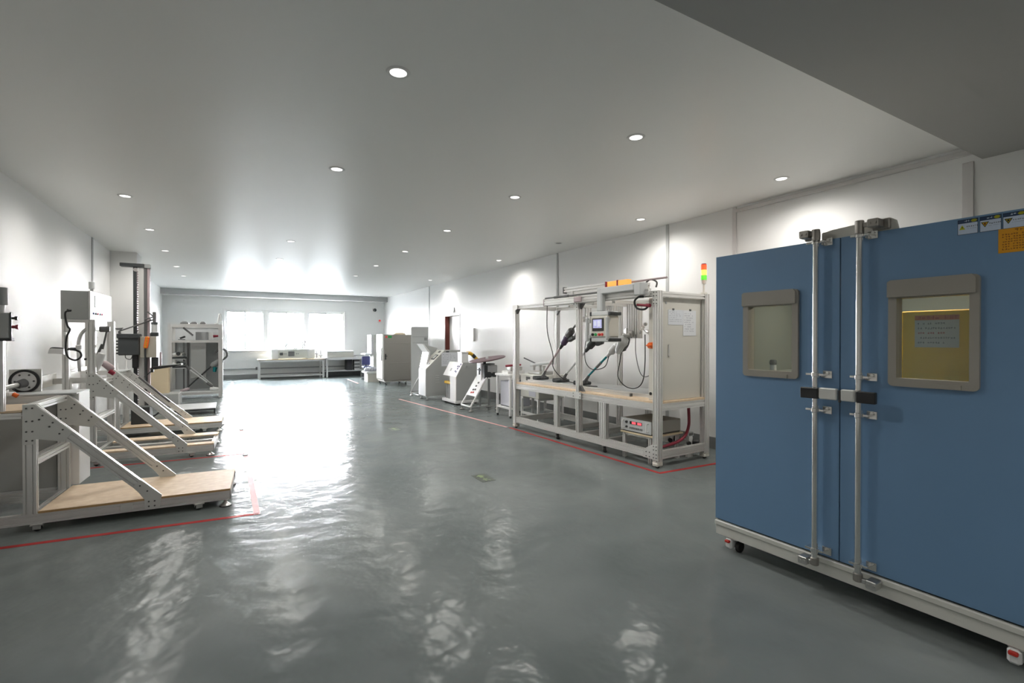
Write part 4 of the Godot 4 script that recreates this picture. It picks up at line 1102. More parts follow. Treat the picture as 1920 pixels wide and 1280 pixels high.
	part("body", b().prism(PackedVector2Array([Vector2(-0.075, -0.03), Vector2(0.06, -0.04), Vector2(0.06, 0.02), Vector2(-0.045, 0.028), Vector2(-0.065, 0.016)]), 0.06, on_z(-0.03)), "white", t)
	part("grip_trim", b().tube(curve([Vector3(-0.073, -0.03, 0), Vector3(-0.06, 0.012, 0), Vector3(-0.04, 0.03, 0), Vector3(0.05, 0.022, 0)], 5), 0.011), "black", t)
	t = thing("hand_vacuum", "white upright hand vacuum with dark nozzle leaning at the strut top of the second rig", "vacuum cleaner", Vector3(-1.41, 1.07, -7.5), -3.0)
	part("body", b().lathe([Vector2(0, 0), Vector2(0.035, 0), Vector2(0.045, 0.1), Vector2(0.04, 0.22), Vector2(0, 0.24)], Vector3(0.02, 0.04, 0), B.axes(Vector3(0.35, 1, 0)), 16), "white", t)
	part("nozzle", b().box(Vector3(0.0, 0.03, 0), Vector3(0.14, 0.05, 0.08), 0.012, B.axes(Vector3(-0.4, 1, 0))), "charcoal", t)
	part("wand", b().cyl(Vector3(-0.02, 0.05, -0.03), Vector3(0.09, 0.36, -0.03), 0.014).cyl(Vector3(0.10, 0.3, 0), Vector3(0.14, 0.52, 0), 0.01).box(Vector3(0.12, 0.54, 0), Vector3(0.1, 0.07, 0.06), 0.012), "dark_grey", t)
	t = thing("hand_vacuum", "pinkish grey hand vacuum lying across the struts of the second rig", "vacuum cleaner", Vector3(-1.37, 1.14, -7.85), -3.0)
	part("body", b().lathe([Vector2(0, 0), Vector2(0.025, 0.0), Vector2(0.042, 0.03), Vector2(0.04, 0.12), Vector2(0.02, 0.15), Vector2(0, 0.155)], Vector3(0.1, -0.04, 0), B.axes(Vector3(-0.8, 0.8, 0)), 18, true), "pink_grey", t)
	part("dust_cup", b().cyl(Vector3(0.07, -0.05, 0.03), Vector3(0.12, -0.09, 0.035), 0.028, 0.025, 16, 0.004), "dark_red", t)
	part("pipe", b().tube(curve([Vector3(0.0, 0.06, 0), Vector3(-0.05, 0.1, 0), Vector3(-0.12, 0.11, 0), Vector3(-0.18, 0.1, 0)], 5), 0.013), "charcoal", t)
	# third
	t = strut_rig("strut rig with plain plywood deck, third from the camera on the left", Vector3(-0.115, 0, -9.2), -2.0, 0.66, true, 1.0, -1.35, -0.515, 1.0)
	part("top_plate", b().bb(-1.45, -1.28, 0.995, 1.007, -0.64, -0.02, 0.002), "light_grey", t)
	for q in [[-1.36, -0.1, 0.12], [-1.40, -0.35, 0.1], [-1.33, -0.55, 0.14]]:
		part("locating_pin", b().cyl(Vector3(q[0], 1.007, q[1]), Vector3(q[0], 1.007 + q[2], q[1]), 0.012, -1, 10).cyl(Vector3(q[0], 1.007, q[1]), Vector3(q[0], 1.03, q[1]), 0.02, -1, 10), "white", t)
	part("drag_chain", b().box(Vector3(-0.97, 0.66, -0.62), Vector3(0.6, 0.03, 0.035), 0.006, Basis(Vector3(0, 0, 1), deg_to_rad(-46))), "dark_grey", t)
	part("drive_box", b().bb(-1.22, -0.98, 0.16, 0.42, -0.5, -0.25, 0.006), "charcoal", t, "dark drive box on the deck")
	t = thing("wall_panel", "white framed panel standing behind the second rig by the left wall", "panel", Vector3(-1.97, 0, -8.0))
	part("board", b().bb(0, 0.03, 0.0, 1.05, -0.4, 0.35, 0.004), "white", t)
	part("board_edge", b().bb(0.03, 0.036, 0.9, 1.05, -0.4, 0.35, 0.002), "cream", t)

# ---------------------------------------------------------------- tall column machine
func column_machine() -> void:
	var t := thing("column_tester", "tall linear column tester with black drive box, almost reaching the ceiling", "test machine", Vector3(-1.28, 0, -10.4))
	part("base_plate", b().bb(-0.35, 0.35, 0.0, 0.04, -0.3, 0.3, 0.006), "grey", t)
	part("rack_beam", b().bb(-0.125, -0.075, 0.04, 2.72, -0.04, 0.05, 0.003), "charcoal", t, "dark toothed beam")
	var g := b()
	for k in 64: g.bb(-0.075, -0.06, 0.1 + k * 0.04, 0.122 + k * 0.04, -0.03, 0.04)
	stuff(part("rack_teeth", g, "pink_grey", t))
	part("guide_beam", b().alu(Vector3(-0.02, 0.04, 0.0), Vector3(-0.02, 2.70, 0.0), 0.06, 0.075, Vector3(1, 0, 0)), "alu", t, "bright aluminium guide beam")
	part("guide_beam", b().bb(0.02, 0.06, 0.04, 2.70, -0.03, 0.03, 0.003), "dark_grey", t, "dark guide beam")
	part("guide_beam", b().bb(0.062, 0.10, 0.04, 2.70, -0.05, 0.02, 0.003), "pink_grey", t)
	part("head_beam", b().bb(-0.30, 0.03, 2.71, 2.765, -0.08, 0.08, 0.004), "charcoal", t)
	part("head_beam", b().bb(0.03, 0.11, 2.70, 2.765, -0.06, 0.06, 0.004), "grey", t)
	part("pulley", b().cyl(Vector3(-0.09, 2.66, 0.05), Vector3(-0.09, 2.66, 0.075), 0.03, -1, 16), "steel", t)
	g = b().bb(-0.30, -0.02, 1.22, 1.56, 0.055, 0.26, 0.012).bb(-0.315, -0.01, 1.50, 1.575, 0.05, 0.28, 0.01)
	var d := part("drive_box", g, "charcoal", t, "black drive box")
	g = b()
	for k in 5: g.bb(-0.325, -0.30, 1.24 + k * 0.05, 1.265 + k * 0.05, 0.07, 0.24)
	stuff(part("cooling_fins", g, "black", d))
	part("cable_tray", b().bb(-0.13, -0.05, 1.0, 1.22, 0.06, 0.16, 0.01), "black", t)
	part("wire_loop", b().tube(curve([Vector3(-0.22, 1.22, 0.15), Vector3(-0.21, 1.17, 0.15), Vector3(-0.15, 1.15, 0.15), Vector3(-0.12, 1.22, 0.15)], 5), 0.007), "dark_grey", d)
	var bx := part("terminal_box", b().bb(-0.015, 0.21, 1.175, 1.53, 0.06, 0.22, 0.005), "terminal_beige", t, "beige terminal box")
	var pd := part("pendant", b().box(Vector3(0.078, 1.43, 0.245), Vector3(0.062, 0.2, 0.045), 0.014, Basis(Vector3(0, 0, 1), deg_to_rad(-9))), "orange", bx, "orange hand pendant with a row of buttons")
	g = b()
	for k in 5: g.cyl(Vector3(0.064 + k * 0.0065, 1.36 + k * 0.038, 0.267), Vector3(0.064 + k * 0.0065, 1.36 + k * 0.038, 0.276), 0.013, -1, 12)
	stuff(part("buttons", g, "yellow", pd))
	part("pendant_cable", b().tube(curve([Vector3(0.062, 1.33, 0.245), Vector3(0.06, 1.2, 0.245), Vector3(0.066, 0.9, 0.2), Vector3(0.07, 0.4, 0.12), Vector3(0.14, 0.18, 0.2), Vector3(0.3, 0.3, 0.3)], 6), 0.014), "charcoal", t)
	# swing rod with rest plate
	part("swing_rod", b().cyl(Vector3(-0.30, 1.62, 0.12), Vector3(0.16, 1.82, 0.1), 0.011, -1, 10).cyl(Vector3(-0.30, 1.62, 0.12), Vector3(-0.285, 1.5, 0.12), 0.02, -1, 10), "dark_grey", t)
	part("rest_plate", b().prism(PackedVector2Array([Vector2(-0.40, 1.665), Vector2(-0.25, 1.675), Vector2(-0.28, 1.64), Vector2(-0.32, 1.635)]), 0.08, on_z(0.08)), "dark_grey", t)
	# bottle shaped clamp on the terminal box
	part("clamp_body", b().lathe([Vector2(0, 1.53), Vector2(0.055, 1.53), Vector2(0.055, 1.60), Vector2(0.045, 1.61), Vector2(0.042, 1.74), Vector2(0, 1.74)], Vector3(0.175, 0, 0.13), Basis(), 18), "light_grey", t)
	part("clamp_collar", b().cyl(Vector3(0.175, 1.535, 0.13), Vector3(0.175, 1.60, 0.13), 0.062, -1, 18, 0.004), "charcoal", t)
	part("clamp_collar", b().cyl(Vector3(0.175, 1.735, 0.13), Vector3(0.175, 1.775, 0.13), 0.05, -1, 18, 0.004), "charcoal", t)
	part("clamp_jaw", b().cyl(Vector3(0.175, 1.775, 0.13), Vector3(0.175, 1.92, 0.13), 0.024, 0.028, 12).box(Vector3(0.175, 1.9, 0.13), Vector3(0.05, 0.1, 0.05), 0.006).cyl(Vector3(0.155, 1.88, 0.14), Vector3(0.08, 1.95, 0.14), 0.012, -1, 8).cyl(Vector3(0.155, 1.86, 0.14), Vector3(0.04, 1.82, 0.14), 0.011, -1, 8).cyl(Vector3(0.13, 1.82, 0.14), Vector3(0.11, 1.81, 0.14), 0.017, -1, 10), "dark_grey", t)
	# support arm with turntable
	part("lower_bracket", b().bb(0.13, 0.23, 1.0, 1.175, 0.07, 0.17, 0.008).bb(0.12, 0.16, 0.92, 1.0, 0.07, 0.17, 0.006).cyl(Vector3(0.13, 0.94, 0.12), Vector3(0.03, 0.84, 0.12), 0.008, -1, 8), "charcoal", t)
	part("stop_post", b().bb(0.245, 0.27, 1.0, 1.26, 0.09, 0.13, 0.004), "pink_grey", t)
	part("support_plate", b().prism(PackedVector2Array([Vector2(0.12, 0.98), Vector2(0.16, 1.02), Vector2(0.56, 1.055), Vector2(0.57, 1.042), Vector2(0.4, 1.005), Vector2(0.2, 0.975)]), 0.34, on_z(-0.05)), "black", t, "black wedge support plate")

# ---------------------------------------------------------------- glazed aluminium rack with vacuums
func glazed_rack() -> void:
	var t := thing("profile_rack", "grey aluminium profile rack with panelled sides, holding crossed vacuums", "test rack", Vector3(-0.72, 0, -14.26))
	var h := 1.855
	var x := 0.56
	var d := 0.9
	for sx in [-1, 1]:
		for z in [-0.04, -d]:
			part("post", b().alu(Vector3(sx * (x - 0.04), 0.02, z), Vector3(sx * (x - 0.04), h, z), 0.08, 0.08, Vector3(1, 0, 0)), "alu", t)
		for y in [0.14, 1.42, h - 0.04]:
			part("side_rail", b().alu(Vector3(sx * (x - 0.04), y, -0.08), Vector3(sx * (x - 0.04), y, -d + 0.04), 0.06, 0.06), "alu", t)
		if sx > 0: part("side_panel", b().bb(x + 0.004, x + 0.012, 0.1, h - 0.03, -d, -0.02, 0.002), "light_grey", t)
	for z in [-0.04, -d]:
		for q in [[0.14, 0.06], [1.42, 0.05], [h - 0.04, 0.08]]:
			part("cross_rail", b().alu(Vector3(-x + 0.08, q[0], z), Vector3(x - 0.08, q[0], z), 0.06, q[1]), "alu", t)
	part("back_panel", b().bb(-x + 0.08, x - 0.08, 0.17, h - 0.08, -d - 0.02, -d + 0.0, 0.002), "light_grey", t)
	part("deck", b().bb(-x + 0.02, x - 0.02, 0.17, 0.19, -d + 0.04, -0.02, 0.002), "light_grey", t)
	part("shelf", b().bb(-x + 0.03, x - 0.03, 1.445, 1.46, -d + 0.04, -0.2, 0.002), "light_grey", t)
	part("core_box", b().bb(-0.12, 0.21, 0.5, 1.39, -0.62, -0.28, 0.005), "panel_grey", t, "grey drive box in the middle")
	part("guide_column", b().bb(-0.28, -0.25, 0.19, 1.40, -0.4, -0.36), "dark_grey", t)
	part("guide_column", b().bb(-0.2, -0.15, 0.19, 1.40, -0.4, -0.36), "dark_grey", t)
	part("ledge", b().bb(-x + 0.08, -0.22, 0.985, 1.0, -0.5, -0.1, 0.002), "light_grey", t)
	part("ledge", b().bb(-x + 0.08, -0.22, 0.76, 0.775, -0.5, -0.1, 0.002), "light_grey", t)
	for q in [[-0.5, 0.0], [0.5, 0.0], [-0.5, -0.86], [0.5, -0.86]]: levelling_foot(t, Vector3(q[0], 0, q[1] - 0.04), 0.03, 0.03)
	part("hanging_rod", b().cyl(Vector3(-0.26, 1.76, -0.2), Vector3(-0.06, 1.57, -0.15), 0.022, -1, 12), "dark_grey", t, "slanting dark rod")
	var g := thing("drive_unit", "grey drive unit with a white end on the rack's upper shelf", "motor", Vector3(-0.60, 1.4605, -14.62))
	part("case", b().bb(-0.13, 0.14, 0, 0.2, -0.12, 0.12, 0.006), "grey", g)
	part("end_plate", b().bb(0.14, 0.24, 0.0, 0.18, -0.1, 0.1, 0.006), "white", g)
	part("coupling", b().cyl(Vector3(0.24, 0.09, 0), Vector3(0.36, 0.1, 0.0), 0.035, 0.025, 14, 0.004), "dark_red", g)
	g = thing("small_fixture", "small black fixture on the left of the rack's upper shelf", "fixture", Vector3(-1.02, 1.4605, -14.52))
	part("base", b().bb(-0.07, 0.07, 0, 0.015, -0.04, 0.04, 0.003), "charcoal", g)
	part("arm", b().box(Vector3(0.02, 0.06, 0), Vector3(0.12, 0.045, 0.04), 0.008, Basis(Vector3(0, 0, 1), 0.4)), "charcoal", g)
	for k in 2:
		g = thing("vacuum_head", ["silver and black vacuum head on the upper left ledge of the rack", "silver and black vacuum head on the lower left ledge of the rack"][k], "vacuum head", Vector3(-1.08, [1.0005, 0.7755][k], -14.5), 0.0, "vacuum heads on the rack ledges")
		part("shell", b().lathe([Vector2(0, 0), Vector2(0.05, 0.01), Vector2(0.075, 0.08), Vector2(0.07, 0.22), Vector2(0.04, 0.28), Vector2(0, 0.285)], Vector3(-0.14, 0.075, 0), B.axes(Vector3(1, 0.04, 0)), 18, true), "steel", g)
		part("nozzle", b().bb(-0.16, 0.18, 0.0, 0.04, -0.1, 0.08, 0.012).cyl(Vector3(0.0, 0.12, 0.08), Vector3(0.0, 0.12, 0.1), 0.045, -1, 16).cyl(Vector3(0.11, 0.1, 0.07), Vector3(0.11, 0.1, 0.1), 0.035, -1, 16), "charcoal", g)
	# crossed stick vacuums
	g = thing("stick_vacuum", "stick vacuum with blue grey body and black wand, leaning left inside the rack", "vacuum cleaner", Vector3(-0.95, 0.19, -14.5), 0.0, "crossed vacuums in the grey rack")
	part("floor_head", b().box(Vector3(0.0, 0.04, 0), Vector3(0.2, 0.06, 0.14), 0.015, Basis(Vector3(0, 0, 1), 0.3)), "pink_grey", g)
	part("wand", b().cyl(Vector3(0.02, 0.06, 0), Vector3(0.55, 0.60, 0), 0.018, -1, 14), "charcoal", g)
	part("body", b().lathe([Vector2(0, 0), Vector2(0.04, 0), Vector2(0.075, 0.06), Vector2(0.075, 0.24), Vector2(0.05, 0.3), Vector2(0, 0.3)], Vector3(0.55, 0.60, 0), B.axes(Vector3(0.85, 0.55, 0)), 18), "grey", g)
	part("handle", b().tube(curve([Vector3(0.78, 0.74, 0), Vector3(0.9, 0.86, 0), Vector3(0.86, 1.0, 0), Vector3(0.74, 1.03, 0), Vector3(0.64, 0.95, 0)], 5), 0.025), "dark_grey", g)
	part("dust_cup", b().cyl(Vector3(0.64, 0.58, 0.05), Vector3(0.62, 0.46, 0.05), 0.05, 0.04, 14, 0.006), "teal", g)
	g = thing("stick_vacuum", "stick vacuum with pale grey double wand, leaning right inside the rack", "vacuum cleaner", Vector3(-0.27, 0.19, -14.4), 0.0, "crossed vacuums in the grey rack")
	part("floor_head", b().box(Vector3(-0.04, 0.04, 0), Vector3(0.24, 0.07, 0.16), 0.018, Basis(Vector3(0, 0, 1), -0.1)), "white", g)
	part("wand", b().cyl(Vector3(-0.06, 0.06, 0), Vector3(-0.60, 0.55, 0), 0.018, -1, 14).cyl(Vector3(-0.10, 0.14, 0), Vector3(-0.56, 0.60, 0), 0.012, -1, 12), "light_grey", g)
	part("connector", b().cyl(Vector3(-0.22, 0.2, 0), Vector3(-0.1, 0.09, 0), 0.03, -1, 12).cyl(Vector3(-0.58, 0.53, 0), Vector3(-0.66, 0.65, 0), 0.035, 0.03, 12), "dark_grey", g)
	# things on the rack's top
	var k := 0
	for q in [[-0.95, 0.09, "pair of dark fittings on the rack roof, left"], [-0.57, 0.06, "dark fitting on the rack roof, middle"]]:
		g = thing("fitting", q[2], "fitting", Vector3(q[0], h + 0.001, -14.4))
		part("shell", b().lathe([Vector2(0, 0), Vector2(q[1], 0), Vector2(q[1], 0.025), Vector2(q[1] * 0.5, 0.06), Vector2(0, 0.06)], Vector3.ZERO, Basis(), 14), "dark_grey", g)
		if k == 0: part("shell", b().lathe([Vector2(0, 0), Vector2(0.08, 0), Vector2(0.08, 0.02), Vector2(0.04, 0.05), Vector2(0, 0.05)], Vector3(0.19, 0, 0), Basis(), 14), "dark_grey", g)
		k += 1
	g = thing("lamp_tube", "white upright tube on the right corner of the rack roof", "tube", Vector3(-0.27, h + 0.001, -14.4))
	part("base", b().cyl(Vector3.ZERO, Vector3(0, 0.03, 0), 0.05, 0.045), "light_grey", g)
	part("tube", b().tube(curve([Vector3(0.02, 0.03, 0), Vector3(0.04, 0.15, 0), Vector3(0.06, 0.25, 0), Vector3(0.09, 0.17, 0), Vector3(0.09, 0.06, 0)], 6), 0.022), "white", g)
	# in front of the rack
	g = thing("wooden_crate", "pale plywood crate standing on a grey plinth behind the column tester", "crate", Vector3(-1.38, 0.2605, -13.45))
	part("front", b().bb(-0.2, 0.19, 0.0, 0.56, -0.01, 0.008, 0.002), "ply_pale", g)
	part("side", b().bb(-0.2, -0.182, 0, 0.56, -0.3, -0.01), "ply_pale", g)
	part("side", b().bb(0.172, 0.19, 0, 0.56, -0.3, -0.01), "ply_pale", g)
	part("lid", b().bb(-0.2, 0.19, 0.56, 0.578, -0.3, 0.008, 0.002), "ply_pale", g)
	g = thing("plinth", "low grey steel plinth with a white end in front of the grey rack", "plinth", Vector3(-1.3, 0, -13.3))
	part("body", b().bb(-0.4, 0.31, 0.0, 0.26, -0.45, 0.15, 0.004), "panel_grey", g)
	part("end_plate", b().bb(0.31, 0.33, 0.0, 0.26, -0.45, 0.15, 0.003), "white", g, "white end plate")
	g = thing("floor_platform", "low flat grey platform on short dark legs in front of the grey rack", "platform", Vector3(-0.6, 0, -11.85))
	part("top", b().bb(-0.42, 0.36, 0.1, 0.115, -0.5, 0.45, 0.003), "panel_grey", g)
	part("edge_frame", b().bb(-0.42, 0.36, 0.078, 0.1, 0.42, 0.45, 0.002), "charcoal", g)
	part("edge_frame", b().bb(0.33, 0.36, 0.078, 0.1, -0.5, 0.42, 0.002), "charcoal", g)
	part("edge_frame", b().bb(-0.42, -0.39, 0.078, 0.1, -0.5, 0.42, 0.002), "charcoal", g)
	for q in [[-0.4, 0.43], [0.34, 0.43], [-0.4, -0.47], [0.34, -0.47]]: part("leg", b().bb(q[0] - 0.015, q[0] + 0.015, 0, 0.1, q[1] - 0.015, q[1] + 0.015), "charcoal", g)

# ---------------------------------------------------------------- the far end under the window
func work_table(called: String, label: String, at: Vector3, w: float, d: float, h: float, shelf_y: float, top: String) -> Node3D:
	var t := thing(called, label, "table", at)
	part("tabletop", b().bb(0, w, h - 0.03, h, -d, 0, 0.004), top, t)
	part("apron", b().bb(0.02, w - 0.02, h - 0.09, h - 0.03, -0.05, -0.01, 0.002), "white", t)
	part("apron", b().bb(0.02, w - 0.02, h - 0.09, h - 0.03, -d + 0.01, -d + 0.05, 0.002), "white", t)
	for x in [0.02, w - 0.08]:
		for z in [-0.07, -d + 0.01]: part("leg", b().bb(x, x + 0.06, 0.0, h - 0.03, z, z + 0.06, 0.003), "white", t)
	if shelf_y > 0.0: part("shelf", b().bb(0.04, w - 0.04, shelf_y - 0.03, shelf_y, -d + 0.03, -0.03, 0.003), "light_grey", t)
	else:
		part("stretcher", b().bb(0.08, w - 0.08, 0.09, 0.13, -0.06, -0.02, 0.002), "white", t)
		part("stretcher", b().bb(0.08, w - 0.08, 0.09, 0.13, -d + 0.02, -d + 0.06, 0.002), "white", t)
	return t

func far_end() -> void:
	work_table("work_table", "long white work table with pale wooden top under the window", Vector3(0.89, 0, -19.75), 2.27, 0.8, 0.73, 0.0, "ply_pale")
	work_table("work_table", "white work table with a lower shelf beside the long table, under the window", Vector3(3.2, 0, -19.75), 1.55, 0.8, 0.76, 0.24, "white")
	# tester with four fixtures
	var t := thing("bench_tester", "white bench tester with four wire fixtures on its top and a dark display", "test device", Vector3(1.36, 0.7305, -19.9))
	part("body", b().bb(0, 1.25, 0.02, 0.36, -0.42, 0.0, 0.008), "cream_white", t)
	part("end_cover", b().bb(-0.03, 0.2, 0.0, 0.37, -0.44, 0.02, 0.008), "white", t)
	part("end_cover", b().bb(1.2, 1.27, 0.0, 0.37, -0.43, 0.01, 0.006), "white", t)
	part("display", b().bb(0.54, 0.75, 0.1, 0.28, 0.0, 0.012, 0.003), "dark_grey", t)
	for x in [0.26, 0.32, 0.4, 0.46, 0.82, 0.88]: part("knob", b().cyl(Vector3(x, 0.19, 0), Vector3(x, 0.19, 0.02), 0.022, -1, 12), "grey", t)
	part("connector", b().bb(0.26, 0.36, 0.14, 0.24, 0.0, 0.03, 0.006), "charcoal", t)
	for k in 4:
		var x := 0.22 + k * 0.29
		var f := part("fixture", b().bb(x - 0.08, x + 0.08, 0.36, 0.4, -0.3, -0.14, 0.004).cyl(Vector3(x - 0.1, 0.4, -0.2), Vector3(x - 0.1, 0.47, -0.2), 0.02, -1, 10).cyl(Vector3(x + 0.1, 0.4, -0.2), Vector3(x + 0.1, 0.47, -0.2), 0.02, -1, 10), "white", t)
		var g := b()
		for s in [-1, 1]:
			g.tube(curve([Vector3(x + s * 0.03, 0.4, -0.2), Vector3(x + s * 0.05, 0.48, -0.2), Vector3(x + s * 0.02, 0.55, -0.2), Vector3(x + s * 0.06, 0.63, -0.2), Vector3(x + s * 0.02, 0.67, -0.2)], 4), 0.019, 6)
		g.cyl(Vector3(x - 0.05, 0.5, -0.2), Vector3(x + 0.05, 0.52, -0.2), 0.012, -1, 8)
		part("wire_clamp", g, "dark_grey", f)
	t = thing("component_stand", "small white stand with grey parts right of the bench tester", "stand", Vector3(2.72, 0.7305, -20.0))
	part("box", b().bb(-0.08, 0.12, 0, 0.36, -0.2, 0.0, 0.006), "white", t)
	part("post", b().cyl(Vector3(0.2, 0, -0.08), Vector3(0.2, 0.34, -0.08), 0.02).cyl(Vector3(0.34, 0, -0.08), Vector3(0.34, 0.3, -0.08), 0.02), "grey", t)
	part("disc", b().cyl(Vector3(0.2, 0.16, -0.08), Vector3(0.2, 0.2, -0.08), 0.08, -1, 14).cyl(Vector3(0.34, 0.1, -0.08), Vector3(0.34, 0.14, -0.08), 0.08, -1, 14), "grey", t)
	t = thing("flat_case", "low cream case lying on the table with the lower shelf", "case", Vector3(3.26, 0.7605, -19.85))
	part("body", b().bb(0, 1.0, 0.0, 0.2, -0.5, 0.0, 0.01), "cream", t)
	part("lid", b().bb(-0.01, 1.01, 0.2, 0.25, -0.51, 0.01, 0.01), "white", t)
	t = thing("flat_case", "thin white case with dark top right of the cream case", "case", Vector3(4.34, 0.7605, -19.9))
	part("body", b().bb(0, 0.38, 0.0, 0.05, -0.4, 0, 0.006), "white", t)
	part("top_plate", b().bb(0.02, 0.34, 0.05, 0.062, -0.38, -0.02, 0.003), "dark_grey", t)
	t = thing("computer_tower", "black computer tower on the lower table shelf", "computer", Vector3(4.02, 0.2405, -19.95))
	part("case", b().bb(0, 0.2, 0, 0.42, -0.42, 0, 0.006), "charcoal", t)
	part("front_panel", b().bb(0.01, 0.19, 0.01, 0.41, 0.0, 0.012, 0.004), "black", t)
	for k in 3:
		t = thing("instrument_box", "black and white instrument box, " + ["bottom", "middle", "top"][k] + " of the stack beside the computer tower", "instrument", Vector3(4.3, 0.2405 + k * 0.135, -19.95), 0.0, "stacked instrument boxes")
		part("case", b().bb(0, 0.22, 0, 0.13, -0.3, 0, 0.005), "dark_grey", t)
		part("front_panel", b().bb(0.005, 0.215, 0.005, 0.06, 0, 0.008, 0.002), "white", t)
	t = thing("wall_trunking", "thin grey cable trunking along the wall below the window", "trunking", Vector3(-1.9, 0.37, ZB))
	part("channel", b().bb(0, 6.4, -0.02, 0.02, 0.0005, 0.04, 0.003), "grey", t)
	part("socket_box", b().bb(2.75, 2.88, -0.05, 0.05, 0.0, 0.06, 0.005), "dark_grey", t)
	t = thing("security_camera", "small black dome camera in the far right corner near the ceiling", "camera", Vector3(5.27, 2.68, ZB))
	part("mount", b().cyl(Vector3(0, 0.02, 0.0005), Vector3(0, 0.02, 0.08), 0.09, 0.08, 18, 0.005), "white", t)
	part("lens_dome", b().lathe([Vector2(0.07, 0), Vector2(0.065, 0.03), Vector2(0.04, 0.06), Vector2(0, 0.07)], Vector3(0, 0.0, 0.08), B.axes(Vector3(0, -0.3, 1)), 18, true), "black", t)
	t = thing("alarm_beacon", "small red fire alarm beacon on the far wall below the camera", "alarm", Vector3(5.48, 2.22, ZB))
	part("back_box", b().bb(-0.07, 0.07, -0.08, 0.06, 0.0005, 0.05, 0.006), "white", t)
	part("red_cap", b().cyl(Vector3(0, 0.02, 0.05), Vector3(0, 0.02, 0.09), 0.045, 0.035, 16), "red", t)

# ---------------------------------------------------------------- machines along the right wall
func right_machines() -> void:
	# white control station in the corner
	var t := thing("control_station", "cream computer control station with dark screen in the far right corner", "control station", Vector3(4.62, 0, -18.6))
	part("body", b().bb(0.1, 0.75, 0.05, 1.63, -0.65, 0.0, 0.006), "cream_white", t)
	part("front_panel", b().bb(0.02, 0.1, 0.9, 1.63, -0.62, -0.02, 0.005), "white", t)
	part("screen", b().bb(0.012, 0.02, 1.2, 1.5, -0.5, -0.12, 0.003), "dark_grey", t)
	part("keyboard_bay", b().bb(0.0, 0.02, 0.98, 1.09, -0.5, -0.08, 0.003), "charcoal", t)
	part("desk_ledge", b().bb(-0.22, 0.1, 0.88, 0.92, -0.66, 0.02, 0.006), "white", t)
	part("keyboard", b().bb(-0.18, -0.02, 0.92, 0.935, -0.55, -0.1, 0.003), "grey", t)
	part("foot", b().bb(0.12, 0.18, 0, 0.05, -0.6, -0.05), "dark_grey", t)
	part("foot", b().bb(0.66, 0.72, 0, 0.05, -0.6, -0.05), "dark_grey", t)
	t = thing("stool", "dark navy stool in front of the control station", "stool", Vector3(4.35, 0, -18.05))
	part("seat", b().bb(-0.16, 0.16, 0.42, 0.48, -0.16, 0.16, 0.02), "navy", t)
	part("backrest", b().bb(-0.15, 0.15, 0.52, 0.84, -0.18, -0.14, 0.02), "navy", t)
	part("stand", b().cyl(Vector3(0, 0.04, 0), Vector3(0, 0.42, 0), 0.025).bb(-0.02, 0.02, 0.44, 0.6, -0.2, -0.17), "charcoal", t)
	for k in 5:
		var a := k * TAU / 5
		part("leg", b().cyl(Vector3(0, 0.05, 0), Vector3(0.22 * cos(a), 0.02, 0.22 * sin(a)), 0.018, 0.014, 8), "charcoal", t)
	# low white table block
	t = thing("low_table", "low cream box table with white top beside the steel oven", "table", Vector3(4.18, 0, -16.85))
	part("base", b().bb(-0.1, 0.3, 0.0, 0.30, -0.5, 0.0, 0.005), "cream", t)
	part("top", b().bb(-0.16, 0.36, 0.30, 0.36, -0.62, 0.06, 0.01), "white", t)
	t = thing("crumpled_bag", "crumpled white bag lying on the low cream table", "bag", Vector3(4.24, 0.3605, -17.1))
	var g := b()
	rng.seed = 4
	for k in 7:
		g.lathe([Vector2(0.0, -0.0), Vector2(0.05 + 0.04 * rng.randf(), 0.0), Vector2(0.08, 0.05), Vector2(0.05, 0.1 + 0.06 * rng.randf()), Vector2(0, 0.14)], Vector3(-0.16 + k * 0.05, 0.0, rng.randf_range(-0.15, 0.12)), Basis(Vector3.UP, rng.randf() * TAU), 9, true)
	part("folds", g, "lilac_paper", t)
	# steel oven
	t = thing("steel_oven", "brushed stainless steel oven on casters with white control column", "oven", Vector3(4.265, 0, -15.49))
	part("body", b().bb(0.0, 0.95, 0.14, 1.62, -0.92, 0.0, 0.008), "brushed", t)
	for q in [[0.06, 0.86, 1.33, 1.36], [0.06, 0.86, 0.68, 0.71], [0.06, 0.09, 0.22, 0.68], [0.83, 0.86, 0.22, 0.68]]: part("seam_fold", b().bb(q[0], q[1], q[2], q[3], 0.0, 0.007, 0.003), "brushed", t)
	var cp := part("control_column", b().bb(-0.05, 0.0, 0.2, 1.63, -0.72, -0.02, 0.006), "white", t, "white control column")
	part("display", b().bb(-0.056, -0.05, 1.4, 1.56, -0.65, -0.5, 0.002), "lilac_paper", cp)
	part("vent_panel", b().bb(-0.056, -0.05, 0.84, 1.1, -0.42, -0.2, 0.002), "dark_grey", cp)
	part("door_handle", b().bb(-0.075, -0.055, 0.78, 1.2, -0.08, -0.05, 0.003), "black", cp)
	part("latch", b().bb(0.03, 0.06, 0.82, 1.0, 0.0, 0.05, 0.006).bb(0.02, 0.1, 0.92, 0.94, 0.0, 0.03), "charcoal", t)
	sheet("status_label", Vector3(0.19, 1.545, 0.003), Vector3(0.06, 0, 0), Vector3(0, 0.035, 0), "green", t, "green label", 0.002)
	sheet("status_label", Vector3(0.075, 1.545, 0.003), Vector3(0.035, 0, 0), Vector3(0, 0.03, 0), "red", t, "red label", 0.002)
	part("base_frame", b().bb(0.03, 0.92, 0.1, 0.14, -0.88, -0.03, 0.004), "cream", t)
	for q in [[0.09, -0.1], [0.74, -0.1], [0.09, -0.8], [0.74, -0.8]]: caster(t, Vector3(q[0], 0, q[1]), 0.1, 30)
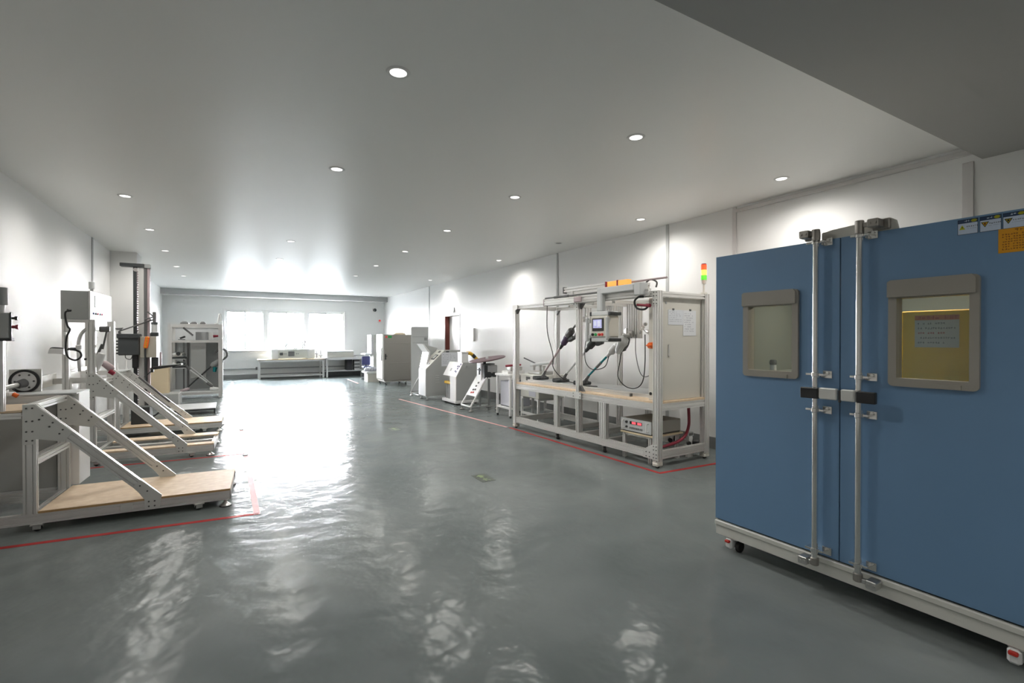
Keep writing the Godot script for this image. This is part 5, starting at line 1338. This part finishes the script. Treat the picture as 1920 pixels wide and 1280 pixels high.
	# paper stack next to the oven
	t = thing("cover_sheet", "pale crumpled cover lying on top of the steel oven", "cover", Vector3(4.85, 1.6205, -15.75))
	part("folds", b().lathe([Vector2(0, 0), Vector2(0.2, 0), Vector2(0.18, 0.04), Vector2(0.08, 0.07), Vector2(0, 0.075)], Vector3.ZERO, Basis(), 14, true), "ply_pale", t)
	# tall grey cabinet
	t = thing("tall_cabinet", "tall light grey steel cabinet between the steel oven and the grey console", "cabinet", Vector3(4.335, 0, -12.98), -19.0)
	part("body", b().bb(0, 0.46, 0.04, 1.82, -0.5, 0, 0.008), "light_grey", t)
	part("door", b().bb(-0.016, 0, 0.06, 1.80, -0.49, -0.01, 0.004), "light_grey", t)
	part("seam_fold", b().bb(0.02, 0.44, 1.535, 1.545, 0, 0.005), "grey", t)
	part("seam_fold", b().bb(0.03, 0.43, 1.37, 1.377, 0, 0.004), "grey", t)
	part("name_plate", b().bb(0.34, 0.42, 1.44, 1.52, 0, 0.006, 0.002), "grey", t)
	part("plinth", b().bb(0.02, 0.44, 0, 0.04, -0.48, -0.02), "dark_grey", t)
	# sloped console
	t = thing("sloped_console", "light grey sloped console machine with a hopper and a triangular rod guard", "test machine", Vector3(4.12, 0, -11.26))
	part("body", b().prism(PackedVector2Array([Vector2(0, 0.09), Vector2(0.9, 0.09), Vector2(0.9, 1.20), Vector2(0.49, 1.20), Vector2(0, 0.745)]), -0.5, on_z(0)), "panel_grey", t)
	part("front_panel", b().bb(-0.012, 0.0, 0.1, 0.735, -0.5, 0.0, 0.004), "light_grey", t)
	var sl := Basis(Vector3(0, 0, 1), atan2(0.455, 0.49))
	var pn := part("slope_panel", b().box(Vector3(0.245, 0.9725, -0.25) + sl * Vector3(0, 0.006, 0), Vector3(0.66, 0.012, 0.5), 0.004, sl), "cream_white", t)
	part("screen", b().box(Vector3(0.30, 1.023, -0.17) + sl * Vector3(0, 0.016, 0), Vector3(0.17, 0.012, 0.2), 0.003, sl), "charcoal", pn)
	part("screen_glass", b().box(Vector3(0.30, 1.023, -0.17) + sl * Vector3(0, 0.0225, 0), Vector3(0.11, 0.002, 0.13), 0, sl), "light_grey", pn)
	part("lever", b().box(Vector3(0.13, 0.866, -0.16) + sl * Vector3(0, 0.02, 0), Vector3(0.03, 0.02, 0.2), 0.006, sl), "dark_grey", pn)
	part("small_display", b().box(Vector3(0.44, 1.153, -0.2) + sl * Vector3(0, 0.016, 0), Vector3(0.06, 0.012, 0.12), 0.003, sl), "dark_grey", pn)
	part("hopper", b().prism(PackedVector2Array([Vector2(0.0, 1.36), Vector2(0.04, 1.36), Vector2(0.2, 1.16), Vector2(0.12, 0.79), Vector2(0.08, 0.79), Vector2(0.155, 1.15)]), -0.44, on_z(-0.24)), "white", t, "white bent hopper sheet")
	part("hopper_cheek", b().prism(PackedVector2Array([Vector2(0.04, 1.36), Vector2(0.5, 1.25), Vector2(0.47, 1.19), Vector2(0.21, 0.97), Vector2(0.19, 1.15)]), -0.012, on_z(-0.51)), "panel_grey", t)
	g = b().tube([Vector3(0.02, 0.55, -0.52), Vector3(-0.02, 0.08, -1.12), Vector3(-0.02, 0.08, -0.5)], 0.012)
	g.tube([Vector3(0.34, 0.55, -0.52), Vector3(0.3, 0.08, -1.12), Vector3(-0.02, 0.08, -1.12)], 0.012)
	part("rod_guard", g, "white", t)
	for k in 4: part("vent_slot", b().bb(0.24, 0.34, 0.42 + k * 0.055, 0.43 + k * 0.055, 0.0, 0.006, 0.002), "light_grey", t)
	sheet("paper_sheet", Vector3(0.62, 0.98, 0.003), Vector3(0.22, 0, 0), Vector3(0, 0.17, 0), "sheet_landscape", t, "printed sheet taped on the side", 0.002)
	sheet("paper_sheet", Vector3(0.70, 0.78, 0.005), Vector3(0.14, 0, 0), Vector3(0, 0.09, 0), "lilac_paper", t, "small plain sheet", 0.002)
	part("maker_plate", b().bb(0.52, 0.6, 1.15, 1.18, 0, 0.004), "charcoal", t)
	for q in [[0.05, -0.05], [0.8, -0.05], [0.05, -0.45], [0.8, -0.45], [0.0, -1.1]]: levelling_foot(t, Vector3(q[0], 0, q[1]), 0.09 if q[1] > -1.0 else 0.07, 0.04)
	# second console with cylinder window
	t = thing("cylinder_console", "white console machine with blue keys on its slope and grey cylinders in front", "test machine", Vector3(4.377, 0, -10.02))
	part("body", b().prism(PackedVector2Array([Vector2(0.0, 0.10), Vector2(0.55, 0.10), Vector2(0.55, 0.95), Vector2(0.17, 0.95), Vector2(0.0, 0.635)]), -0.34, on_z(0)), "panel_grey", t)
	part("body", b().prism(PackedVector2Array([Vector2(0.2, 0.10), Vector2(0.55, 0.10), Vector2(0.55, 0.95), Vector2(0.17, 0.95), Vector2(0.09, 0.80)]), -0.42, on_z(-0.34)), "panel_grey", t)
	part("front_panel", b().bb(-0.014, 0.0, 0.10, 0.635, -0.34, 0.004, 0.004), "white", t)
	part("base", b().bb(-0.03, 0.55, 0.04, 0.10, -0.78, 0.01, 0.006), "white", t)
	sl = Basis(Vector3(0, 0, 1), atan2(0.315, 0.17))
	pn = part("slope_panel", b().box(Vector3(0.085, 0.79, -0.38) + sl * Vector3(0, 0.006, 0), Vector3(0.36, 0.012, 0.76), 0.004, sl), "white", t)
	for q in [[0.02, -0.12], [0.075, -0.17], [0.075, -0.09], [-0.045, -0.18], [0.13, -0.06], [-0.06, -0.12]]:
		part("blue_key", b().box(Vector3(0.085, 0.79, 0) + sl * Vector3(q[0], 0.014, 0) + Vector3(0, 0, q[1]), Vector3(0.04, 0.008, 0.045), 0.002, sl), "navy", pn)
	part("grey_emblem", b().box(Vector3(0.085, 0.79, 0) + sl * Vector3(-0.02, 0.014, 0) + Vector3(0, 0, -0.45), Vector3(0.07, 0.004, 0.07), 0.001, sl), "grey", pn)
	for z in [-0.44, -0.56, -0.68]: part("cylinder", b().cyl(Vector3(0.08, 0.10, z), Vector3(0.08, 0.47, z), 0.045, -1, 18), "grey", t)
	part("cylinder_head", b().bb(0.02, 0.15, 0.44, 0.50, -0.76, -0.36, 0.006), "yellow", t, "yellow head bar over the cylinders")
	part("head_tower", b().bb(0.14, 0.3, 0.95, 1.17, -0.26, -0.02, 0.006).bb(0.13, 0.31, 1.17, 1.19, -0.27, -0.01, 0.004), "white", t)
	part("clip", b().cyl(Vector3(0.25, 0.86, 0), Vector3(0.25, 0.86, 0.01), 0.025, -1, 14), "grey", t)
	part("striped_arm", b().tube(curve([Vector3(0.3, 1.16, -0.12), Vector3(0.4, 1.15, -0.1), Vector3(0.5, 1.06, -0.08), Vector3(0.6, 0.96, -0.06)], 5), 0.04), "yellow", t, "yellow and black striped arm")
	part("arm_stripe", b().cyl(Vector3(0.44, 1.125, -0.095), Vector3(0.50, 1.06, -0.08), 0.043, -1, 12).cyl(Vector3(0.56, 1.0, -0.068), Vector3(0.60, 0.955, -0.06), 0.043, -1, 12), "black", t)
	for q in [[0.04, -0.05], [0.5, -0.05], [0.04, -0.7], [0.5, -0.7]]: part("rubber_foot", b().cyl(Vector3(q[0], 0, q[1]), Vector3(q[0], 0.04, q[1]), 0.03, -1, 14), "rubber", t)
	# disc machine on a sloped stand
	t = thing("disc_grinder", "white sloped stand machine carrying a large tilted brown disc", "test machine", Vector3(4.25, 0, -9.0))
	var fr := Basis(Vector3(0, 0, 1), atan2(0.57, 0.36))
	var c0 := Vector3(0.0, 0.1, 0)
	g = b()
	for z in [-0.015, -0.465]: g.box(c0 + fr * Vector3(0.34, 0, 0) + Vector3(0, 0, z), Vector3(0.70, 0.03, 0.03), 0.004, fr)
	g.box(c0 + Vector3(0, 0, -0.24), Vector3(0.03, 0.03, 0.45), 0.004)
	part("stand_frame", g, "white", t)
	pn = part("slope_panel", b().box(c0 + fr * Vector3(0.45, 0.012, 0) + Vector3(0, 0, -0.24), Vector3(0.44, 0.012, 0.46), 0.004, fr), "white", t)
	for q in [[0.30, -0.28, "red"], [0.31, -0.20, "red"], [0.37, -0.26, "charcoal"], [0.38, -0.18, "charcoal"], [0.46, -0.22, "charcoal"], [0.54, -0.2, "charcoal"]]:
		part("switch", b().box(c0 + fr * Vector3(q[0], 0.022, 0) + Vector3(0, 0, q[1]), Vector3(0.035, 0.014, 0.05), 0.003, fr), q[2], pn)
	part("paper_sheet", b().box(c0 + fr * Vector3(0.58, 0.0195, 0) + Vector3(0, 0, -0.09), Vector3(0.2, 0.002, 0.16), 0, fr), "paper", pn)
	part("leg", b().bb(0.62, 0.66, 0.03, 0.62, -0.06, -0.02, 0.003), "grey", t)
	part("leg", b().bb(0.62, 0.66, 0.03, 0.62, -0.46, -0.42, 0.003), "grey", t)
	part("leg", b().bb(0.40, 0.44, 0.03, 0.5, -0.46, -0.42, 0.003), "grey", t)
	for z in [-0.04, -0.465]: part("base_rail", b().bb(0.0, 0.66, 0.075, 0.1, z, z + 0.025, 0.002), "grey", t)
	part("back_plate", b().bb(0.30, 0.33, 0.5, 0.98, -0.34, -0.14, 0.004), "white", t)
	part("lever", b().cyl(Vector3(0.3, 0.84, -0.16), Vector3(0.26, 0.84, -0.16), 0.012).cyl(Vector3(0.27, 0.74, -0.16), Vector3(0.27, 0.88, -0.16), 0.014).cyl(Vector3(0.27, 0.84, -0.1), Vector3(0.27, 0.84, -0.26), 0.012), "charcoal", t)
	part("motor", b().bb(0.34, 0.66, 0.68, 0.93, -0.38, -0.08, 0.01), "light_grey", t)
	part("motor_bracket", b().bb(0.325, 0.40, 0.66, 0.94, -0.06, -0.02, 0.004).cyl(Vector3(0.44, 0.74, -0.08), Vector3(0.44, 0.74, -0.02), 0.06, -1, 14).cyl(Vector3(0.57, 0.74, -0.08), Vector3(0.57, 0.74, -0.03), 0.05, -1, 14), "charcoal", t)
	part("top_block", b().bb(0.36, 0.62, 0.945, 0.965, -0.34, -0.12, 0.004).cyl(Vector3(0.43, 0.96, -0.23), Vector3(0.43, 1.02, -0.23), 0.03), "charcoal", t)
	var dt := Vector3(-0.17, 1, -0.025).normalized()
	part("turning_disc", b().lathe([Vector2(0, -0.014), Vector2(0.385, -0.014), Vector2(0.40, 0.0), Vector2(0.385, 0.016), Vector2(0, 0.016)], Vector3(0.49, 1.055, -0.23), B.axes(dt), 48), "brown_disc", t, "large brown disc")
	part("centre_nut", b().cyl(Vector3(0.49, 1.068, -0.23), Vector3(0.49, 1.068, -0.23) + dt * 0.035, 0.035, 0.025, 12), "light_grey", t)
	for q in [[0.0, -0.02], [0.0, -0.46], [0.62, -0.04], [0.62, -0.44]]: levelling_foot(t, Vector3(q[0] + 0.01, 0, q[1]), 0.085 if q[0] == 0.0 else 0.03, 0.05)
	# small white frame table with a vice
	t = thing("frame_table", "small white square-tube table with lilac box shelf, next to the aluminium bench", "table", Vector3(4.53, 0, -8.43))
	for q in [[0, 0], [0.5, 0], [0, 0.5], [0.5, 0.5]]:
		var lg := part("leg", b().bb(q[0], q[0] + 0.04, 0.04, 0.78, q[1], q[1] + 0.04, 0.003), "white", t)
		part("rubber_foot", b().cyl(Vector3(q[0] + 0.02, 0, q[1] + 0.02), Vector3(q[0] + 0.02, 0.04, q[1] + 0.02), 0.018, -1, 12), "rubber", lg)
	part("tabletop", b().bb(-0.02, 0.56, 0.78, 0.82, -0.02, 0.56, 0.005), "white", t)
	part("stretcher", b().bb(0.0, 0.04, 0.16, 0.2, 0.04, 0.5, 0.002), "white", t)
	part("stretcher", b().bb(0.5, 0.54, 0.16, 0.2, 0.04, 0.5, 0.002), "white", t)
	part("stretcher", b().bb(0.04, 0.5, 0.16, 0.2, 0.0, 0.04, 0.002), "white", t)
	part("stretcher", b().bb(0.04, 0.5, 0.16, 0.2, 0.5, 0.54, 0.002), "white", t)
	part("shelf_box", b().bb(0.06, 0.48, 0.2, 0.68, 0.06, 0.48, 0.01), "lilac_paper", t, "lilac grey box between the legs")
	t = thing("press_vice", "steel vice with a red handle on the small white table", "vice", Vector3(4.75, 0.8205, -8.15))
	part("base", b().bb(-0.18, 0.2, 0, 0.05, -0.12, 0.12, 0.006), "white", t)
	part("jaw", b().bb(-0.1, 0.0, 0.05, 0.13, -0.08, 0.08, 0.006).bb(0.06, 0.16, 0.05, 0.13, -0.08, 0.08, 0.006), "steel", t)
	part("handle", b().cyl(Vector3(-0.18, 0.15, 0.02), Vector3(0.12, 0.17, 0.1), 0.022, 0.018, 12, 0.004), "dark_red", t, "dark red handle")
	# wear tester just behind the bench
	t = thing("wear_tester", "cream bench-top tester with clamped shaft on a white leg frame, behind the aluminium bench", "test machine", Vector3(4.72, 0, -7.82))
	for q in [[0, 0], [0.52, 0], [0, 0.56], [0.52, 0.56]]: part("leg", b().bb(q[0], q[0] + 0.04, 0.0, 0.42, q[1], q[1] + 0.04, 0.003), "white", t)
	part("leg_frame", b().bb(0, 0.56, 0.38, 0.42, 0.04, 0.08, 0.003), "white", t)
	part("leg_frame", b().bb(0, 0.56, 0.38, 0.42, 0.52, 0.56, 0.003), "white", t)
	part("leg_frame", b().bb(0, 0.04, 0.1, 0.14, 0.04, 0.56, 0.002), "white", t)
	part("leg_frame", b().bb(0.52, 0.56, 0.1, 0.14, 0.04, 0.56, 0.002), "white", t)
	part("body", b().bb(0.0, 0.56, 0.42, 0.84, 0.0, 0.62, 0.01), "cream_white", t)
	part("screen", b().bb(-0.006, 0.0, 0.7, 0.8, 0.2, 0.34, 0.002), "dark_grey", t)
	part("paper_sheet", b().bb(-0.004, 0.0, 0.45, 0.62, 0.3, 0.52), "lilac_paper", t)
	g = b().bb(0.1, 0.4, 0.84, 0.9, 0.1, 0.5, 0.01)
	for q in [[0.2, 0.16], [0.25, 0.3], [0.22, 0.45]]: g.cyl(Vector3(q[0], 0.88, q[1]), Vector3(q[0], 0.97, q[1]), 0.03, 0.022, 12).cyl(Vector3(q[0], 0.97, q[1]), Vector3(q[0], 1.0, q[1]), 0.035, -1, 12)
	part("clamp_bed", g, "steel", t)
	part("test_shaft", b().cyl(Vector3(0.22, 0.99, 0.02), Vector3(0.26, 1.07, 0.62), 0.03, -1, 14).cyl(Vector3(0.26, 1.07, 0.62), Vector3(0.265, 1.08, 0.7), 0.042, -1, 14, 0.005), "light_grey", t)
	part("lever_rod", b().cyl(Vector3(0.2, 1.12, -0.2), Vector3(0.24, 1.0, 0.3), 0.012, -1, 8), "charcoal", t)
	# on the right wall
	t = thing("exit_sign", "small green exit sign with running figure above the open doorway", "exit sign", Vector3(XR - 0.001, 2.33, -13.32))
	part("case", b().bb(-0.03, 0, -0.065, 0.065, -0.2, 0.2, 0.004), "light_grey", t)
	sheet("sign_face", Vector3(-0.0315, 0, 0), Vector3(0, 0, 0.185), Vector3(0, 0.055, 0), "exit_sign", t, "", 0.001)
	t = thing("wall_box", "white flush switch box on the right wall between doorway and bench", "switch box", Vector3(XR - 0.001, 1.6, -11.87))
	part("case", b().bb(-0.06, 0, -0.17, 0.17, -0.13, 0.13, 0.006), "white", t)
	part("cover", b().bb(-0.068, -0.06, -0.155, 0.155, -0.115, 0.115, 0.004), "white", t)
	t = thing("wall_box", "white socket box on the right wall just left of the aluminium bench", "switch box", Vector3(XR - 0.001, 1.62, -9.55))
	part("case", b().bb(-0.04, 0, -0.12, 0.12, -0.1, 0.1, 0.006), "white", t)
	part("cover", b().bb(-0.046, -0.04, -0.105, 0.105, -0.085, 0.085, 0.003), "white", t)
